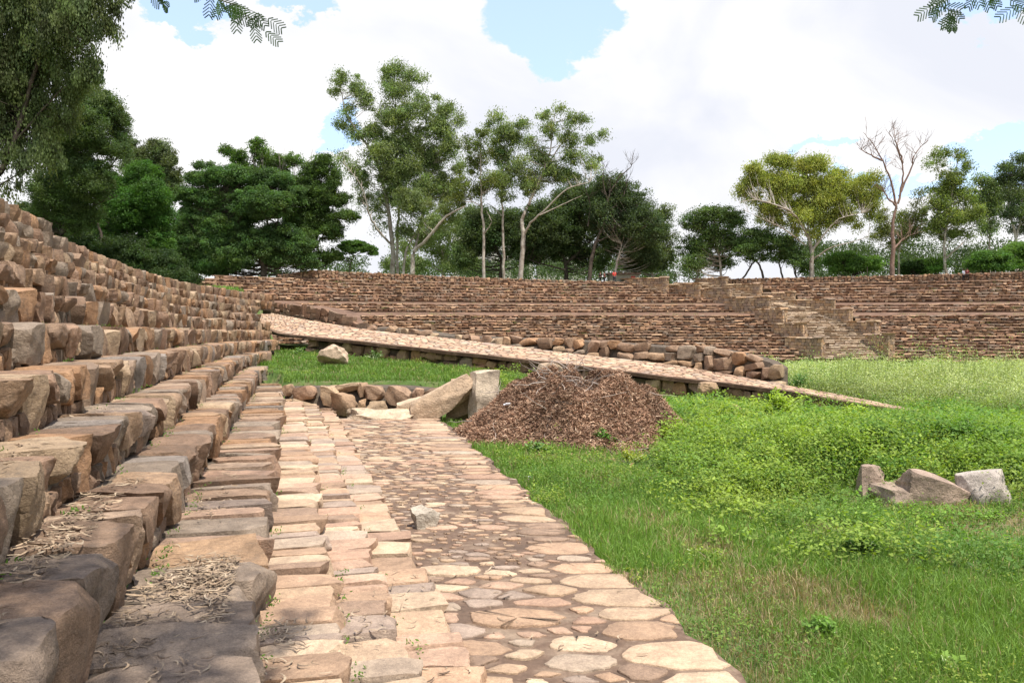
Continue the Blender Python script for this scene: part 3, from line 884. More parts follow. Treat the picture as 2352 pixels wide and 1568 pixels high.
def boulder(xc, yb, D, wpx, hpx, label, tint, rnd=0.3, cuts=8, tilt=0.0, dep=1.0, grp='big boulders', name='boulder', cat='boulder', yaw=None, sink=0.2, amp=0.06):
    c = P(xc, yb, D); w = wpx * D / F; h = hpx * D / F
    mb = MB()
    yw = rng.uniform(-.5, .5) if yaw is None else yaw
    t = np.array([math.cos(yw), math.sin(yw), 0]); u = np.array([-math.sin(yw), math.cos(yw), 0])
    z = ZA * math.cos(tilt) + t * math.sin(tilt); t = t * math.cos(tilt) - ZA * math.sin(tilt)
    stone(mb, c + ZA * (h / 2 - sink * h), t, u, z, (w, w * dep, h * (1 + sink * 1.6)), 18, rnd, cuts, amp, tint, 0)
    e = empty(name, c, label, cat, grp) if False else None
    o = mb.build(name, M_STONE, sharp=28)
    tag(o, label, cat, grp)
    return o
TANB = (.46, .35, .25)
boulder(870, 972, 23.4, 190, 40, 'long flat ledge of pale rock at the end of the walkway below the boulder wall', (.56, .45, .33), .35, 7, 0.03, .5)
boulder(950, 950, 23.9, 110, 34, 'tilted wedge of rock between the flat ledge and the split slab', (.55, .43, .31), .25, 9, -0.25, .5)
boulder(1022, 938, 23.8, 150, 52, 'big pale leaning rock slab rising to the right beside the rounded boulder', (.50, .38, .27), .08, 6, -0.5, .55, yaw=.05, sink=.05, amp=.022)
boulder(1062, 944, 24.2, 66, 76, 'brown rock face between the leaning slab and the pale boulder', (.50, .37, .26), .12, 5, 0.0, .7, yaw=0, amp=.03)
boulder(1112, 936, 23.6, 74, 88, 'pale rounded boulder with a split flat face beside the brown brush pile', (.54, .46, .36), .22, 8, 0.05, .8)
boulder(767, 828, 34.5, 62, 36, 'rounded pale boulder lying on the grass shelf below the ramp', (.52, .40, .30), .42, 10, 0.1, .8)
boulder(1262, 858, 33.5, 56, 26, 'flat pale boulder under the ramp edge behind the brush pile', (.46, .35, .25), .45, 5, 0, .7)
boulder(1625, 897, 33.2, 44, 20, 'tan block at the foot of the ramp wall above the green shrubs', (.40, .28, .18), .25, 6, 0, .7)
boulder(1692, 948, 24.5, 30, 22, 'small round brown boulder half hidden in shrubs left of the leafy bush', (.36, .24, .17), .6, 3, 0, .9)
# half buried in the grass on the right
def gy(x, D):
    X = (x - CX) * D / F; z = float(ground_z(X, D)); return img(X, D, z)[1]
for (x, D, w, h, lab, tn_, tl) in [(2003, 12.7, 60, 76, 'upright pinkish boulder leftmost of those half buried in the grass bank', (.40, .31, .25), .15),
        (2078, 12.3, 120, 40, 'low flat rock between the upright boulder and the overhanging rock on the bank', (.38, .30, .24), -.1),
        (2140, 12.2, 140, 60, 'wide overhanging pinkish rock in the middle of the grass bank', (.42, .32, .26), .22),
        (2262, 12.0, 98, 70, 'pale grey pointed boulder rightmost on the grass bank', (.50, .45, .41), -.2),
        (1635, 17.6, 34, 12, 'small flat stone lying in the grass right of the brush pile', (.44, .33, .27), 0),
        (1572, 17.2, 44, 10, 'thin flat rock in the grass between the brush pile and the small flat stone', (.38, .30, .25), 0)]:
    boulder(x, gy(x, D) + 4, D, w, h, lab, tn_, .18, 11, tl, .9, sink=.3 if w > 50 else .2, amp=.035)
# loose rock on the paving
Dl = 8.6
def wy(x, y):
    """depth on the walkway seen at picture height y"""
    D = 1897 * 2.42 / (y - 763.0); return D
Dl = wy(977, 1212)
boulder(977, 1213, Dl, 56, 50, 'loose grey brown rock lying alone on the paved walkway', (.47, .42, .35), .1, 10, .1, .8, None, 'loose_rock', 'rock', .3, 0.02)

# ------------------------------------------------------------------ brush pile
pc = P(1290, 905, 21.2); pz0 = float(ground_z(pc[0], pc[1]))
pile = empty('brush_pile', (pc[0], pc[1], pz0), 'heap of dry brown pods and twigs beside the walkway under the ramp', 'brush pile')
def pile_h(X, D):
    e = np.sqrt(((X - pc[0] - 0.15) / 3.15) ** 2 + ((D - 20.9) / 3.0) ** 2)
    e2 = np.sqrt(((X - pc[0] - 1.5) / 1.5) ** 2 + ((D - 20.2) / 1.6) ** 2)
    h = 1.42 * np.clip(1.5 * (1 - e), 0, 1) ** 1.0 * (1 - .06 * np.clip(1 - 2.5 * e, 0, 1)) + 0.42 * np.clip(1 - e2, 0, 1)
    hol = np.exp(-(((X - pc[0] - .15) / .42) ** 2 + ((D - 20.0) / .5) ** 2))
    return h * (1 + 0.17 * vn(X, D, .55, 21)) + 0.12 * vn(X, D, .22, 22) * np.clip(1 - e, 0, 1) * 2 - .32 * hol * (e < 1)
mb = MB()
u = np.linspace(-3.4, 4.0, 70); v = np.linspace(-3.6, 3.0, 66)
U, W = np.meshgrid(u + pc[0], v + 21.2, indexing='ij')
Z = np.minimum(ground_z(U, W), ground_z(U, W)) + pile_h(U, W) - 0.04
mb.add(np.stack([U, W, Z], -1).reshape(-1, 3), grid_faces(70, 66), (.20, .125, .085))
mb.build('heap_core', M_DRY, pile)
def strips(mb, pos, dirn, nrm, length, width, tint, bendv=0.25, segs=3):
    """many thin bent strips at once; arrays of n"""
    n = len(pos); side = np.cross(dirn, nrm); side /= np.linalg.norm(side, axis=1)[:, None] + 1e-9
    s = np.linspace(-.5, .5, segs + 1)
    V = []
    for i, a in enumerate(s):
        c = pos + dirn * (length * a)[:, None] + side * (length * bendv * (a * a * 4 - .5) * .5)[:, None]
        w = width * (1 - 0.55 * abs(a * 2) ** 2)
        V += [c - side * (w / 2)[:, None] + nrm * 0.0, c + side * (w / 2)[:, None] + nrm * (w * 0.25)[:, None]]
    V = np.stack(V, 1)          # n, 2(segs+1), 3
    base = (np.arange(n) * 2 * (segs + 1))[:, None]
    f = []
    for i in range(segs):
        f.append(np.concatenate([base + 2 * i, base + 2 * i + 1, base + 2 * i + 3, base + 2 * i + 2], 1))
    mb.add(V.reshape(-1, 3), np.concatenate(f), np.repeat(tint, 2 * (segs + 1), axis=0))
def rdir(n, zs=0.35):
    a = rng.uniform(0, 6.283, n); z = rng.normal(0, zs, n)
    d = np.stack([np.cos(a), np.sin(a), z], 1); return d / np.linalg.norm(d, axis=1)[:, None]
def runit(n):
    d = rng.normal(0, 1, (n, 3)); return d / np.linalg.norm(d, axis=1)[:, None]
n = 90000
X = pc[0] + rng.normal(0, 1.6, n) + .25; D = 20.8 + rng.normal(0, 1.55, n)
hh = pile_h(X, D); keep = (hh > 0.02) | (rng.random(n) < 0.16); X, D, hh = X[keep], D[keep], hh[keep]; n = len(X)
mb = MB()
pos = np.stack([X, D, ground_z(X, D) + hh + rng.uniform(-.03, .07, n)], 1)
cols = np.array([(.37, .225, .145), (.30, .17, .11), (.48, .32, .215), (.19, .11, .075), (.56, .41, .29)])[rng.choice(5, n, p=[.34, .28, .2, .12, .06])]
patch = 0.5 + 0.5 * sm(-0.7, 0.4, vn(X, D, .5, 77))
strips(mb, pos, rdir(n, .5), runit(n), rng.uniform(.05, .19, n), rng.uniform(.011, .027, n), cols * patch[:, None] ** .5 * rng.uniform(.75, 1.2, (n, 1)), .5)
mb.build('pods', M_DRY, pile)
mb = MB()
for i in range(110):
    a = rng.uniform(0, 6.28); r_ = abs(rng.normal(0, .7 if i < 50 else 1.9))
    x0 = pc[0] + r_ * math.cos(a) + .1; y0 = 20.6 + r_ * math.sin(a); z0 = float(ground_z(x0, y0) + pile_h(x0, y0))
    d = rdir(1, .12)[0]; pts = [np.array([x0, y0, z0 + .03])]
    for j in range(5): d = d + rng.normal(0, .25, 3); d /= np.linalg.norm(d); q_ = pts[-1] + d * rng.uniform(.1, .24); q_[2] = max(q_[2], float(ground_z(q_[0], q_[1]) + pile_h(q_[0], q_[1])) + .02); pts.append(q_)
    tube(mb, pts, np.linspace(rng.uniform(.008, .02), .004, 6), 5, np.array((.42, .35, .30)) * rng.uniform(.4, 1.25))
tag(mb.build('twigs', M_DRY, pile), kind='stuff')

# ------------------------------------------------------------------ trees
def leaves(mb, pos, ls, lw, col, droop=0.0, outw=None):
    n = len(pos)
    d = runit(n)
    if droop: d = d * (1 - droop) + np.array([0, 0, -1.0]) * droop * 1.2; d /= np.linalg.norm(d, axis=1)[:, None]
    s = np.cross(d, runit(n)); s /= np.linalg.norm(s, axis=1)[:, None] + 1e-9
    ls = ls * rng.uniform(.6, 1.35, n)[:, None]; lw = lw * rng.uniform(.7, 1.3, n)[:, None]
    V = np.stack([pos - d * ls * .5, pos + s * lw * .5, pos + d * ls * .5, pos - s * lw * .5], 1).reshape(-1, 3)
    f = np.arange(4 * n).reshape(n, 4)
    mb.add(V, f, np.repeat(col, 4, axis=0))

def limb_pts(poly, D, wander=0.0):
    pts = []
    dd = 0.0
    for i, q in enumerate(poly):
        if len(q) > 2: dd = q[2]
        pts.append(P(q[0], q[1], D + dd))
    p = resample(pts, 5)
    if wander: p[1:-1] += rng.normal(0, wander, (len(p) - 2, 3)) * np.array([1, 1, .4])
    return p

def tree(name, label, D, limbs, lobes, col, leaf=1.0, dens=1.0, droop=0.0, bark=None, group=None, cr=14.0, per=46, flat=0.7, twig=0.45, spread=0.30, depthf=0.75, fill=0.05, colv=0.24):
    """limbs: [(polyline in px, r0 px, r1 px)], lobes: [(x, y, rx, ry[, density])] in the picture's px at depth D"""
    if limbs[0][0][0][0] > 430: D = max(D, crest_D(limbs[0][0][0][0]) + 1)
    k = D / F
    base = limbs[0][0][0]
    b = P(base[0], base[1], D); 
    root = empty(name, b, label, 'tree', group)
    tm = MB(); allp = []
    barkm = bark or M_BARKPALE
    for (poly, r0, r1) in limbs:
        p = limb_pts(poly, D, k * .8); 
        if poly is limbs[0][0]: p = np.vstack([p[0] - np.array([0, 0, 1.5]), p])
        r = np.linspace(r0, r1, len(p)) * k * .78
        tube(tm, p, r, 8 if r0 > 3 else 6, np.array((1, 1, 1)) * rng.uniform(.85, 1.1)); allp.append(np.column_stack([p, r]))
    A = np.vstack(allp)
    cm = MB(); 
    col = np.array(col)
    for lb in lobes:
        x, y, rx, ry = lb[:4]; dn = lb[4] if len(lb) > 4 else 1.0
        dz = rng.normal(0, .35) * rx * k
        c = P(x, y, D + dz)
        R3 = np.array([rx, depthf * (rx + ry) / 2, ry]) * k
        nc = max(4, int(dens * dn * rx * ry / (cr * cr) * 8.6))
        d = runit(nc); rad = rng.uniform(fill, 1, nc) ** 0.6
        cen = c + d * rad[:, None] * R3 * 0.93
        for q in cen:
            rc = cr * k * rng.uniform(.5, 1.9)
            m = int(per * 2.2 * rng.uniform(.6, 1.3))
            off = runit(m) * (rng.random((m, 1)) ** .45) * .95 * rc * np.array([1, 1, flat]) + rng.normal(0, .10, (m, 3)) * rc
            if droop: off[:, 2] -= np.abs(rng.normal(0, .5, m)) * rc * droop
            cv = col * 1.45 * (1 + rng.normal(0, colv)) * np.array([1 + rng.normal(0, .07), 1, 1 + rng.normal(0, .1)])
            leaves(cm, q + off, 3.4 * k * leaf * 1.32, 1.5 * k * leaf * 1.32, np.clip(cv * rng.uniform(.75, 1.25, (m, 1)), .004, .9), droop)
            if rng.random() < twig:
                # a branch from the nearest limb below
                dd = np.linalg.norm(A[:, :3] - q, axis=1) + 1.2 * np.maximum(0, A[:, 2] - q[2] + rc)
                j = int(np.argmin(dd)); s0 = A[j, :3]
                mid = (s0 + q) / 2 + np.array([0, 0, -0.08 * np.linalg.norm(q - s0)]) + rng.normal(0, .05, 3) * np.linalg.norm(q - s0)
                pts = resample([s0, mid, q], 3)
                r0 = min(A[j, 3] * .6, .9 * k)
                tube(tm, pts, np.linspace(r0, .28 * k, len(pts)), 4, (.9, .9, .9))
    tm.build('trunk', barkm, root)
    if cm.n: cm.build('crown', M_LEAF, root, smooth=False)
    return root

def bare(mb, p0, d0, length, r, depth, k, spread=.5, up=.15):
    """a leafless branch that forks"""
    pts = [p0]; d = d0 / np.linalg.norm(d0)
    for i in range(5):
        d = d + rng.normal(0, .12, 3) + np.array([0, 0, up * .2]); d /= np.linalg.norm(d)
        pts.append(pts[-1] + d * length / 5)
    tube(mb, pts, np.linspace(r, r * .5, 6), 5)
    if depth > 0:
        for j in range(rng.integers(3, 6)):
            i = rng.integers(2, 6); dd = d + rng.normal(0, spread, 3); dd[2] += up
            bare(mb, pts[i], dd, length * rng.uniform(.45, .75), r * .5, depth - 1, k, spread, up)

def cv(l):   # crop of the middle trees -> picture px
    return [(717.8 + .348 * q[0], 114.8 + .348 * q[1], *q[2:]) for q in l]
def cvl(l): return [(717.8 + .348 * q[0], 114.8 + .348 * q[1], .348 * q[2], .348 * q[3], *q[4:]) for q in l]
def cr_(l): return [(1665 + .292 * q[0], 287 + .292 * q[1], *q[2:]) for q in l]
def crl(l): return [(1665 + .292 * q[0], 287 + .292 * q[1], .292 * q[2], .292 * q[3], *q[4:]) for q in l]
EUC = (.135, .175, .07); EUCY = (.20, .225, .055); DARK = (.062, .090, .038); MID = (.068, .106, .034); ACA = (.072, .120, .040); OLIVE = (.085, .11, .05)
G1 = 'eucalyptus trees along the crest'
tree('eucalyptus_tree', 'tallest eucalyptus with several pale stems and a broad ragged crown', 118,
     [(cv([(530, 1480), (525, 1250), (500, 1080), (470, 900), (420, 740), (340, 600), (230, 440), (180, 250)]), 7.5, 1.2),
      (cv([(562, 1480, 1), (560, 1200), (575, 1000), (560, 800), (545, 500), (540, 180)]), 4.5, 1),
      (cv([(600, 1480, -1), (625, 1300), (720, 1150, 0), (760, 980)]), 4, 1.2),
      (cv([(660, 1480, -2), (672, 1330, -2), (750, 1255, -3), (880, 1100, -4), (1010, 1030, -5)]), 7, 1.5),
      (cv([(668, 1335, -2), (700, 1200, 0), (745, 980, 1), (790, 700, 2), (880, 450, 3)]), 4, 1),
      (cv([(525, 1285), (430, 1190, -1), (380, 1100, -2), (320, 900, -3), (200, 740, -4)]), 3.6, 1),
      (cv([(560, 1000), (640, 860, 2), (720, 740, 3), (830, 610, 4)]), 2.5, .8)],
     cvl([(180, 180, 55, 70, .8), (140, 260, 40, 50, .6), (285, 230, 55, 75, .8), (340, 300, 70, 60, .7), (540, 120, 75, 55), (490, 180, 50, 70, .8), (640, 150, 60, 60, .9), (715, 185, 38, 40, .8), (560, 260, 120, 80, 1), (380, 330, 60, 70, .5), (230, 400, 60, 80, .5),
          (190, 480, 50, 45, .8), (390, 520, 70, 90, 1), (300, 560, 60, 60, .5), (520, 430, 100, 100, 1.2), (720, 300, 45, 40, .8), (720, 370, 70, 70, .7), (815, 310, 35, 40, .7), (890, 390, 70, 60, 1), (970, 450, 50, 50, .8), (820, 500, 120, 90, 1.2), (630, 590, 120, 120, 1.2), (470, 680, 100, 100, 1),
          (185, 700, 40, 45, .8), (270, 770, 65, 55, .9), (340, 870, 75, 80, .8), (540, 830, 120, 120, 1.2), (760, 720, 140, 120, 1.2), (900, 620, 80, 100, 1), (860, 900, 120, 110, 1.1), (660, 1000, 150, 110, 1.1), (430, 1000, 80, 90, .7), (900, 1060, 100, 90, .9), (780, 1140, 120, 80, .8), (500, 600, 80, 80, .8), (640, 420, 90, 80, .9), (960, 780, 60, 80, .7), (450, 1140, 60, 60, .5), (620, 1180, 90, 70, .7), (740, 1230, 90, 60, .6), (560, 960, 90, 90, .8), (380, 700, 60, 90, .6), (260, 520, 60, 60, .5), (340, 980, 50, 80, .6), (620, 760, 120, 90, 1), (720, 880, 120, 90, 1)]),
     EUC, group=G1, droop=.45)
tree('eucalyptus_tree', 'slender eucalyptus whose stem kinks halfway up, right of the tallest one', 114,
     [(cv([(1130, 1480), (1130, 1200), (1115, 1040), (1112, 800), (1108, 560)]), 5, 1), (cv([(1135, 1210), (1180, 1140, -1), (1150, 1060, -1)]), 2, .8), (cv([(1112, 1030), (1030, 980, 1), (980, 900, 2)]), 1.8, .6)],
     cvl([(1120, 540, 55, 50, .8), (1095, 620, 60, 60, .8), (1010, 600, 50, 50, .6), (1060, 740, 80, 80, .8), (1180, 850, 80, 60, .9), (1090, 920, 90, 60, .9), (980, 880, 60, 60, .8), (1150, 700, 50, 60, .5), (960, 970, 70, 60, .8)]), (.11, .14, .04), group=G1, droop=.45)
tree('eucalyptus_tree', 'straight white stemmed eucalyptus with a narrow crown in the middle of the group', 116,
     [(cv([(1262, 1480), (1258, 1200), (1250, 1000), (1250, 800), (1230, 480)]), 4.4, .9), (cv([(1250, 1095), (1200, 1040, 1), (1150, 1010, 2)]), 1.6, .6), (cv([(1250, 800), (1330, 600, 1), (1390, 480, 2)]), 2, .6)],
     cvl([(1215, 430, 65, 40, .8), (1170, 480, 40, 35, .5), (1380, 480, 60, 35, .9), (1265, 540, 90, 75, 1), (1330, 590, 60, 60, .9), (1250, 690, 85, 90, 1), (1265, 830, 90, 80, 1), (1340, 760, 60, 60, .7), (1260, 950, 70, 70, .6), (1200, 600, 50, 60, .7)]), EUC, group=G1, droop=.45)
tree('eucalyptus_tree', 'forked eucalyptus with peeling tan bark and limbs sweeping up to the right', 112,
     [(cv([(1374, 1480), (1392, 1230), (1385, 1120), (1425, 1020), (1500, 850), (1560, 700), (1600, 420)]), 7.5, 1), (cv([(1398, 1215), (1440, 1140, -1), (1540, 1050, -2), (1680, 920, -3), (1830, 870, -3)]), 3.8, .9),
      (cv([(1500, 1090, -2), (1650, 1020, -3), (1780, 960, -4)]), 1.8, .6), (cv([(1425, 1020), (1540, 780, 1), (1660, 600, 2), (1800, 460, 3)]), 3, .8), (cv([(1640, 640, 2), (1780, 640, 2), (1890, 570, 3)]), 1.6, .6)],
     cvl([(1545, 430, 60, 50, .8), (1630, 370, 40, 40, .7), (1560, 520, 75, 60, .9), (1700, 460, 60, 50, .8), (1795, 440, 50, 45, .8), (1905, 555, 35, 50, .7), (1825, 590, 60, 50, .6), (1680, 590, 80, 70, .8), (1440, 610, 55, 60, .7), (1500, 700, 90, 70, .9), (1720, 700, 100, 60, .8), (1880, 720, 50, 40, .6), (1580, 800, 120, 70, 1), (1440, 870, 110, 90, 1.1), (1700, 840, 100, 60, .9), (1830, 770, 60, 50, .6), (1380, 760, 60, 70, .6)]), EUC, group=G1, droop=.45)
tree('eucalyptus_tree', 'hazy eucalyptus with hanging foliage behind the stems of the tallest one', 138,
     [(cv([(860, 1480), (865, 1380), (840, 1280)]), 4, 1.5), (cv([(865, 1400), (930, 1330), (1000, 1290)]), 2, .8), (cv([(600, 1470), (610, 1350), (640, 1200)]), 3, 1)],
     cvl([(600, 1280, 70, 70, .7), (720, 1240, 90, 70, .9), (860, 1200, 110, 80, .9), (980, 1150, 90, 90, 1), (680, 1390, 110, 60, .9), (850, 1330, 110, 70, .8), (980, 1300, 90, 80, .9), (940, 1410, 110, 45, .8), (1050, 1380, 60, 60, .7), (500, 1400, 45, 60, .8), (1040, 1100, 60, 90, .8)]), (.13, .175, .065), group=G1, droop=.6)
G2 = 'dark leafy trees behind the crest wall'
tree('leafy_tree', 'dark spreading tree directly behind the slender kinked eucalyptus', 128, [([(1150, 640), (1150, 590), (1120, 540)], 6, 3), ([(1152, 600), (1185, 560), (1200, 520)], 4, 2)],
     [(1105, 545, 50, 50, 1.4), (1160, 520, 55, 50, 1.4), (1100, 500, 35, 30, 1), (1200, 560, 50, 50, 1.2), (1070, 590, 30, 35, .8)], DARK, bark=M_BARKDARK, group=G2, per=60)
tree('leafy_tree', 'dark rounded tree behind the forked eucalyptus with arching low branches', 126, [([(1300, 640), (1298, 600), (1270, 560)], 7, 3), ([(1300, 605), (1340, 570), (1370, 540)], 5, 2), ([(1298, 620, -2), (1240, 605, -2), (1200, 590, -2)], 3, 1.5)],
     [(1250, 520, 65, 70, 1.5), (1310, 490, 65, 70, 1.5), (1290, 560, 80, 50, 1.4), (1220, 580, 40, 30, 1), (1350, 450, 50, 40, 1), (1365, 590, 60, 35, 1)], DARK, bark=M_BARKDARK, group=G2, per=60)
tree('leafy_tree', 'grey green tree with a short pink trunk behind the red shirted person', 116, [([(1410, 640), (1418, 600), (1428, 560)], 5, 2), ([(1420, 590), (1450, 540), (1480, 500)], 3, 1)],
     [(1400, 440, 55, 50, 1.1), (1445, 470, 55, 50, 1.2), (1420, 540, 70, 50, 1.4), (1480, 520, 55, 50, 1.2), (1470, 580, 60, 30, 1.1), (1380, 490, 40, 50, 1)], (.05, .075, .032), group=G2, per=60)
tree('leafy_tree', 'ragged grey green tree leaning right beside the gap of sky', 122, [([(1500, 640), (1495, 600), (1510, 540), (1530, 500)], 4, 1.5)],
     [(1525, 490, 28, 25, .8), (1515, 540, 45, 45, 1), (1500, 590, 55, 35, 1.3), (1460, 600, 40, 30, 1.3), (1440, 500, 40, 35, .8)], OLIVE, group=G2, per=50)
# the dead tree in front
DD = crest_D(1353) + .5
dt = empty('dead_tree', P(1353, 634, DD), 'leafless dark tree leaning right in front of the dense grey green trees', 'tree', 'dead trees')
mb = MB(); k_ = DD / F
lm = [[(1352, 650), (1362, 575), (1385, 520), (1397, 470), (1402, 430)], [(1385, 505), (1415, 470), (1435, 440), (1440, 410)], [(1402, 440), (1425, 405), (1448, 385), (1450, 376)], [(1364, 560), (1395, 545), (1425, 540)], [(1350, 520), (1355, 470), (1340, 420)], [(1397, 470), (1385, 420), (1388, 380)]]
for i, l_ in enumerate(lm):
    p_ = limb_pts(l_, DD, .05); tube(mb, p_, np.linspace(5 if i == 0 else 1.9, 1.2 if i == 0 else .5, len(p_)) * k_, 7)
    for j in range(5): bare(mb, p_[-1 - j], np.array([rng.normal(0, .6), rng.normal(0, .6), 1]), 1.6, .6 * k_, 1, k_)
mb.build('trunk', M_BARKDARK, dt)
G3 = 'acacia trees behind the far stand'
tree('acacia_tree', 'round topped dark tree with a straight grey trunk left of the gap by the stairway', 116, [([(1656, 645), (1652, 590), (1640, 545), (1638, 520)], 4, 2), ([(1645, 560), (1610, 520), (1595, 500)], 2.2, 1), ([(1645, 555), (1675, 520), (1690, 500)], 2.2, 1), ([(1600, 640, 4), (1605, 600, 4), (1590, 570, 4)], 3, 1.5)],
     [(1640, 492, 50, 22, 1.2), (1600, 510, 38, 26, 1.1), (1680, 505, 35, 28, 1.1), (1640, 540, 60, 30, 1.2), (1600, 570, 50, 30, 1.3), (1680, 560, 45, 30, 1.2), (1590, 605, 35, 20, .9), (1650, 598, 50, 22, 1.0)], MID, bark=M_BARKPALE, group=G3, flat=.5)
tree('acacia_tree', 'low flat acacia with dark crossing stems left of the yellow green eucalyptus', 114, [([(1755, 645), (1745, 610), (1720, 585)], 4, 2), ([(1705, 640), (1735, 600), (1770, 580)], 3, 1.5), ([(1798, 640), (1790, 605), (1800, 580)], 3, 1.3), ([(1830, 640), (1825, 610), (1835, 585)], 2.5, 1)],
     [(1750, 550, 60, 28, 1.2), (1800, 560, 50, 30, 1.2), (1720, 570, 45, 25, 1.1), (1830, 590, 35, 25, 1), (1760, 590, 60, 16, .8), (1710, 535, 30, 14, .6), (1850, 612, 25, 18, .8)], ACA, bark=M_BARKDARK, group=G3, flat=.4)
tree('eucalyptus_tree', 'yellow green eucalyptus with a thick short trunk and wide fan of limbs', 112,
     [(cr_([(680, 1210), (683, 1020), (665, 900), (640, 820)]), 7.5, 4), (cr_([(665, 900), (560, 720, -2), (430, 640, -4), (250, 590, -5), (110, 610, -5)]), 3, .7), (cr_([(660, 880), (640, 700), (600, 500, 1), (560, 330, 1)]), 3, .8),
      (cr_([(685, 1000), (740, 850, 1), (740, 600, 2), (700, 350, 2)]), 3.4, .8), (cr_([(690, 980), (800, 840, -1), (900, 740, -2), (1080, 690, -3)]), 2.8, .7), (cr_([(690, 1060), (820, 970, -2), (960, 930, -3), (1130, 880, -3)]), 2.4, .6), (cr_([(640, 820), (500, 640, 2), (400, 430, 3)]), 2.2, .6), (cr_([(640, 950), (500, 840, -2), (350, 760, -3), (150, 670, -4)]), 2, .5), (cr_([(740, 600, 2), (900, 560, 3), (1050, 480, 3)]), 2, .6)],
     crl([(230, 330, 70, 70, .9), (380, 270, 80, 50, .9), (200, 440, 60, 60, .9), (480, 290, 90, 60, 1), (640, 310, 100, 80, 1), (330, 430, 100, 80, 1), (500, 440, 120, 90, 1.2), (680, 470, 120, 90, 1.2), (840, 430, 90, 80, 1), (980, 480, 100, 70, 1), (1090, 430, 70, 50, .9), (1180, 400, 50, 40, .8), (1060, 570, 110, 70, 1), (1140, 620, 60, 50, .8), (420, 590, 90, 60, .8), (600, 610, 90, 60, 1), (790, 590, 120, 70, 1.2), (930, 650, 100, 50, .8), (330, 650, 90, 50, .7), (560, 720, 90, 60, .6), (1050, 800, 60, 50, .3), (900, 380, 60, 50, .8), (240, 560, 60, 60, .7), (700, 720, 90, 60, .7), (420, 760, 90, 50, .5), (560, 830, 70, 50, .5), (820, 760, 90, 50, .7), (960, 720, 80, 40, .6), (700, 840, 70, 60, .5), (300, 740, 60, 40, .4), (150, 520, 60, 60, .8), (1180, 520, 60, 70, .8), (1150, 700, 60, 40, .5), (750, 300, 80, 70, 1), (380, 680, 90, 60, .8), (650, 690, 120, 60, .9), (880, 700, 110, 60, .8), (450, 520, 120, 90, 1), (850, 540, 120, 90, 1)]),
     EUCY, group=G1, droop=.5, dens=1.7)
mb = MB(); DR_ = crest_D(2050) + 1
rt = empty('dead_tree', P(2052, 632, DR_), 'bare reddish tree with upright forked boughs right of the yellow green eucalyptus', 'tree', 'dead trees')
k_ = DR_ / F
for i, l_ in enumerate([[(1315, 1200), (1325, 950), (1320, 780), (1350, 640)], [(1350, 640), (1300, 420), (1240, 280), (1170, 160), (1090, 60)], [(1360, 620), (1400, 420), (1380, 260), (1290, 60)], [(1370, 560), (1450, 380), (1500, 220), (1600, 120)], [(1400, 300), (1360, 180), (1330, 90)], [(1240, 280), (1150, 240), (1050, 180)], [(1350, 640), (1270, 560), (1240, 480)], [(1325, 980), (1400, 900), (1480, 860)]]):
    p_ = limb_pts(cr_(l_), DR_, .05); tube(mb, p_, np.linspace(5.5 if i == 0 else 2.6, 2.6 if i == 0 else .5, len(p_)) * k_, 7)
    if i:
        for j in range(12): bare(mb, p_[rng.integers(len(p_) // 3, len(p_))], np.array([rng.normal(0, .7), rng.normal(0, .6), .8]), 1.7, .55 * k_, 1, k_)
mb.build('trunk', noise_mat('red_bark', (.14, .085, .065), (.30, .20, .16), 2, .5), rt)
tree('eucalyptus_tree', 'eucalyptus with a white forked trunk right of the bare reddish tree', 116,
     [(cr_([(1748, 1190), (1725, 1030), (1735, 870), (1770, 700), (1790, 500), (1830, 260)]), 5, 1), (cr_([(1740, 1050), (1850, 950, -1), (1880, 920, -1)]), 3, 1.4), (cr_([(1735, 980), (1800, 880, 1), (1900, 800, 2)]), 2, .8), (cr_([(1770, 720), (1700, 500, 1), (1660, 230, 1)]), 1.8, .6)],
     crl([(1665, 215, 55, 45, .8), (1730, 220, 40, 35, .6), (1845, 230, 60, 50, .8), (1900, 330, 60, 50, .8), (1690, 310, 60, 50, .5), (1600, 300, 40, 50, .4), (1810, 400, 120, 70, 1), (1740, 500, 140, 70, 1), (1880, 550, 110, 80, 1), (1680, 620, 120, 80, 1.1), (1830, 720, 150, 80, 1.2), (1660, 780, 110, 70, 1.1), (1980, 700, 90, 80, 1), (1760, 860, 130, 60, .9), (1900, 860, 60, 40, .6)]), (.125, .16, .045), group=G1, droop=.35)
tree('leafy_tree', 'pale olive tree around the foot of the bare reddish tree', 120, [(cr_([(1370, 1200), (1370, 980), (1400, 820)]), 3, 1.5)],
     crl([(1230, 720, 60, 70, .9), (1260, 830, 80, 80, 1), (1400, 720, 90, 80, .8), (1400, 850, 90, 80, .9), (1510, 700, 80, 90, .8), (1500, 820, 80, 80, .9), (1200, 880, 40, 60, .6), (1540, 560, 60, 60, .5), (1330, 940, 90, 40, .8)]), (.12, .14, .05), group=G2)
G4 = 'background trees at the right edge'
tree('eucalyptus_tree', 'hazy tall eucalyptus behind the white forked trunk', 150, [(cr_([(2080, 1190), (2080, 900), (2060, 500)]), 4, 1)],
     crl([(2010, 420, 70, 50, .9), (2080, 450, 80, 70, 1), (2040, 560, 90, 80, 1.1), (2140, 560, 90, 90, 1.1), (2100, 680, 120, 80, 1.1), (2060, 800, 100, 60, 1), (1990, 620, 50, 60, .8)]), (.11, .15, .06), group=G4, droop=.3)
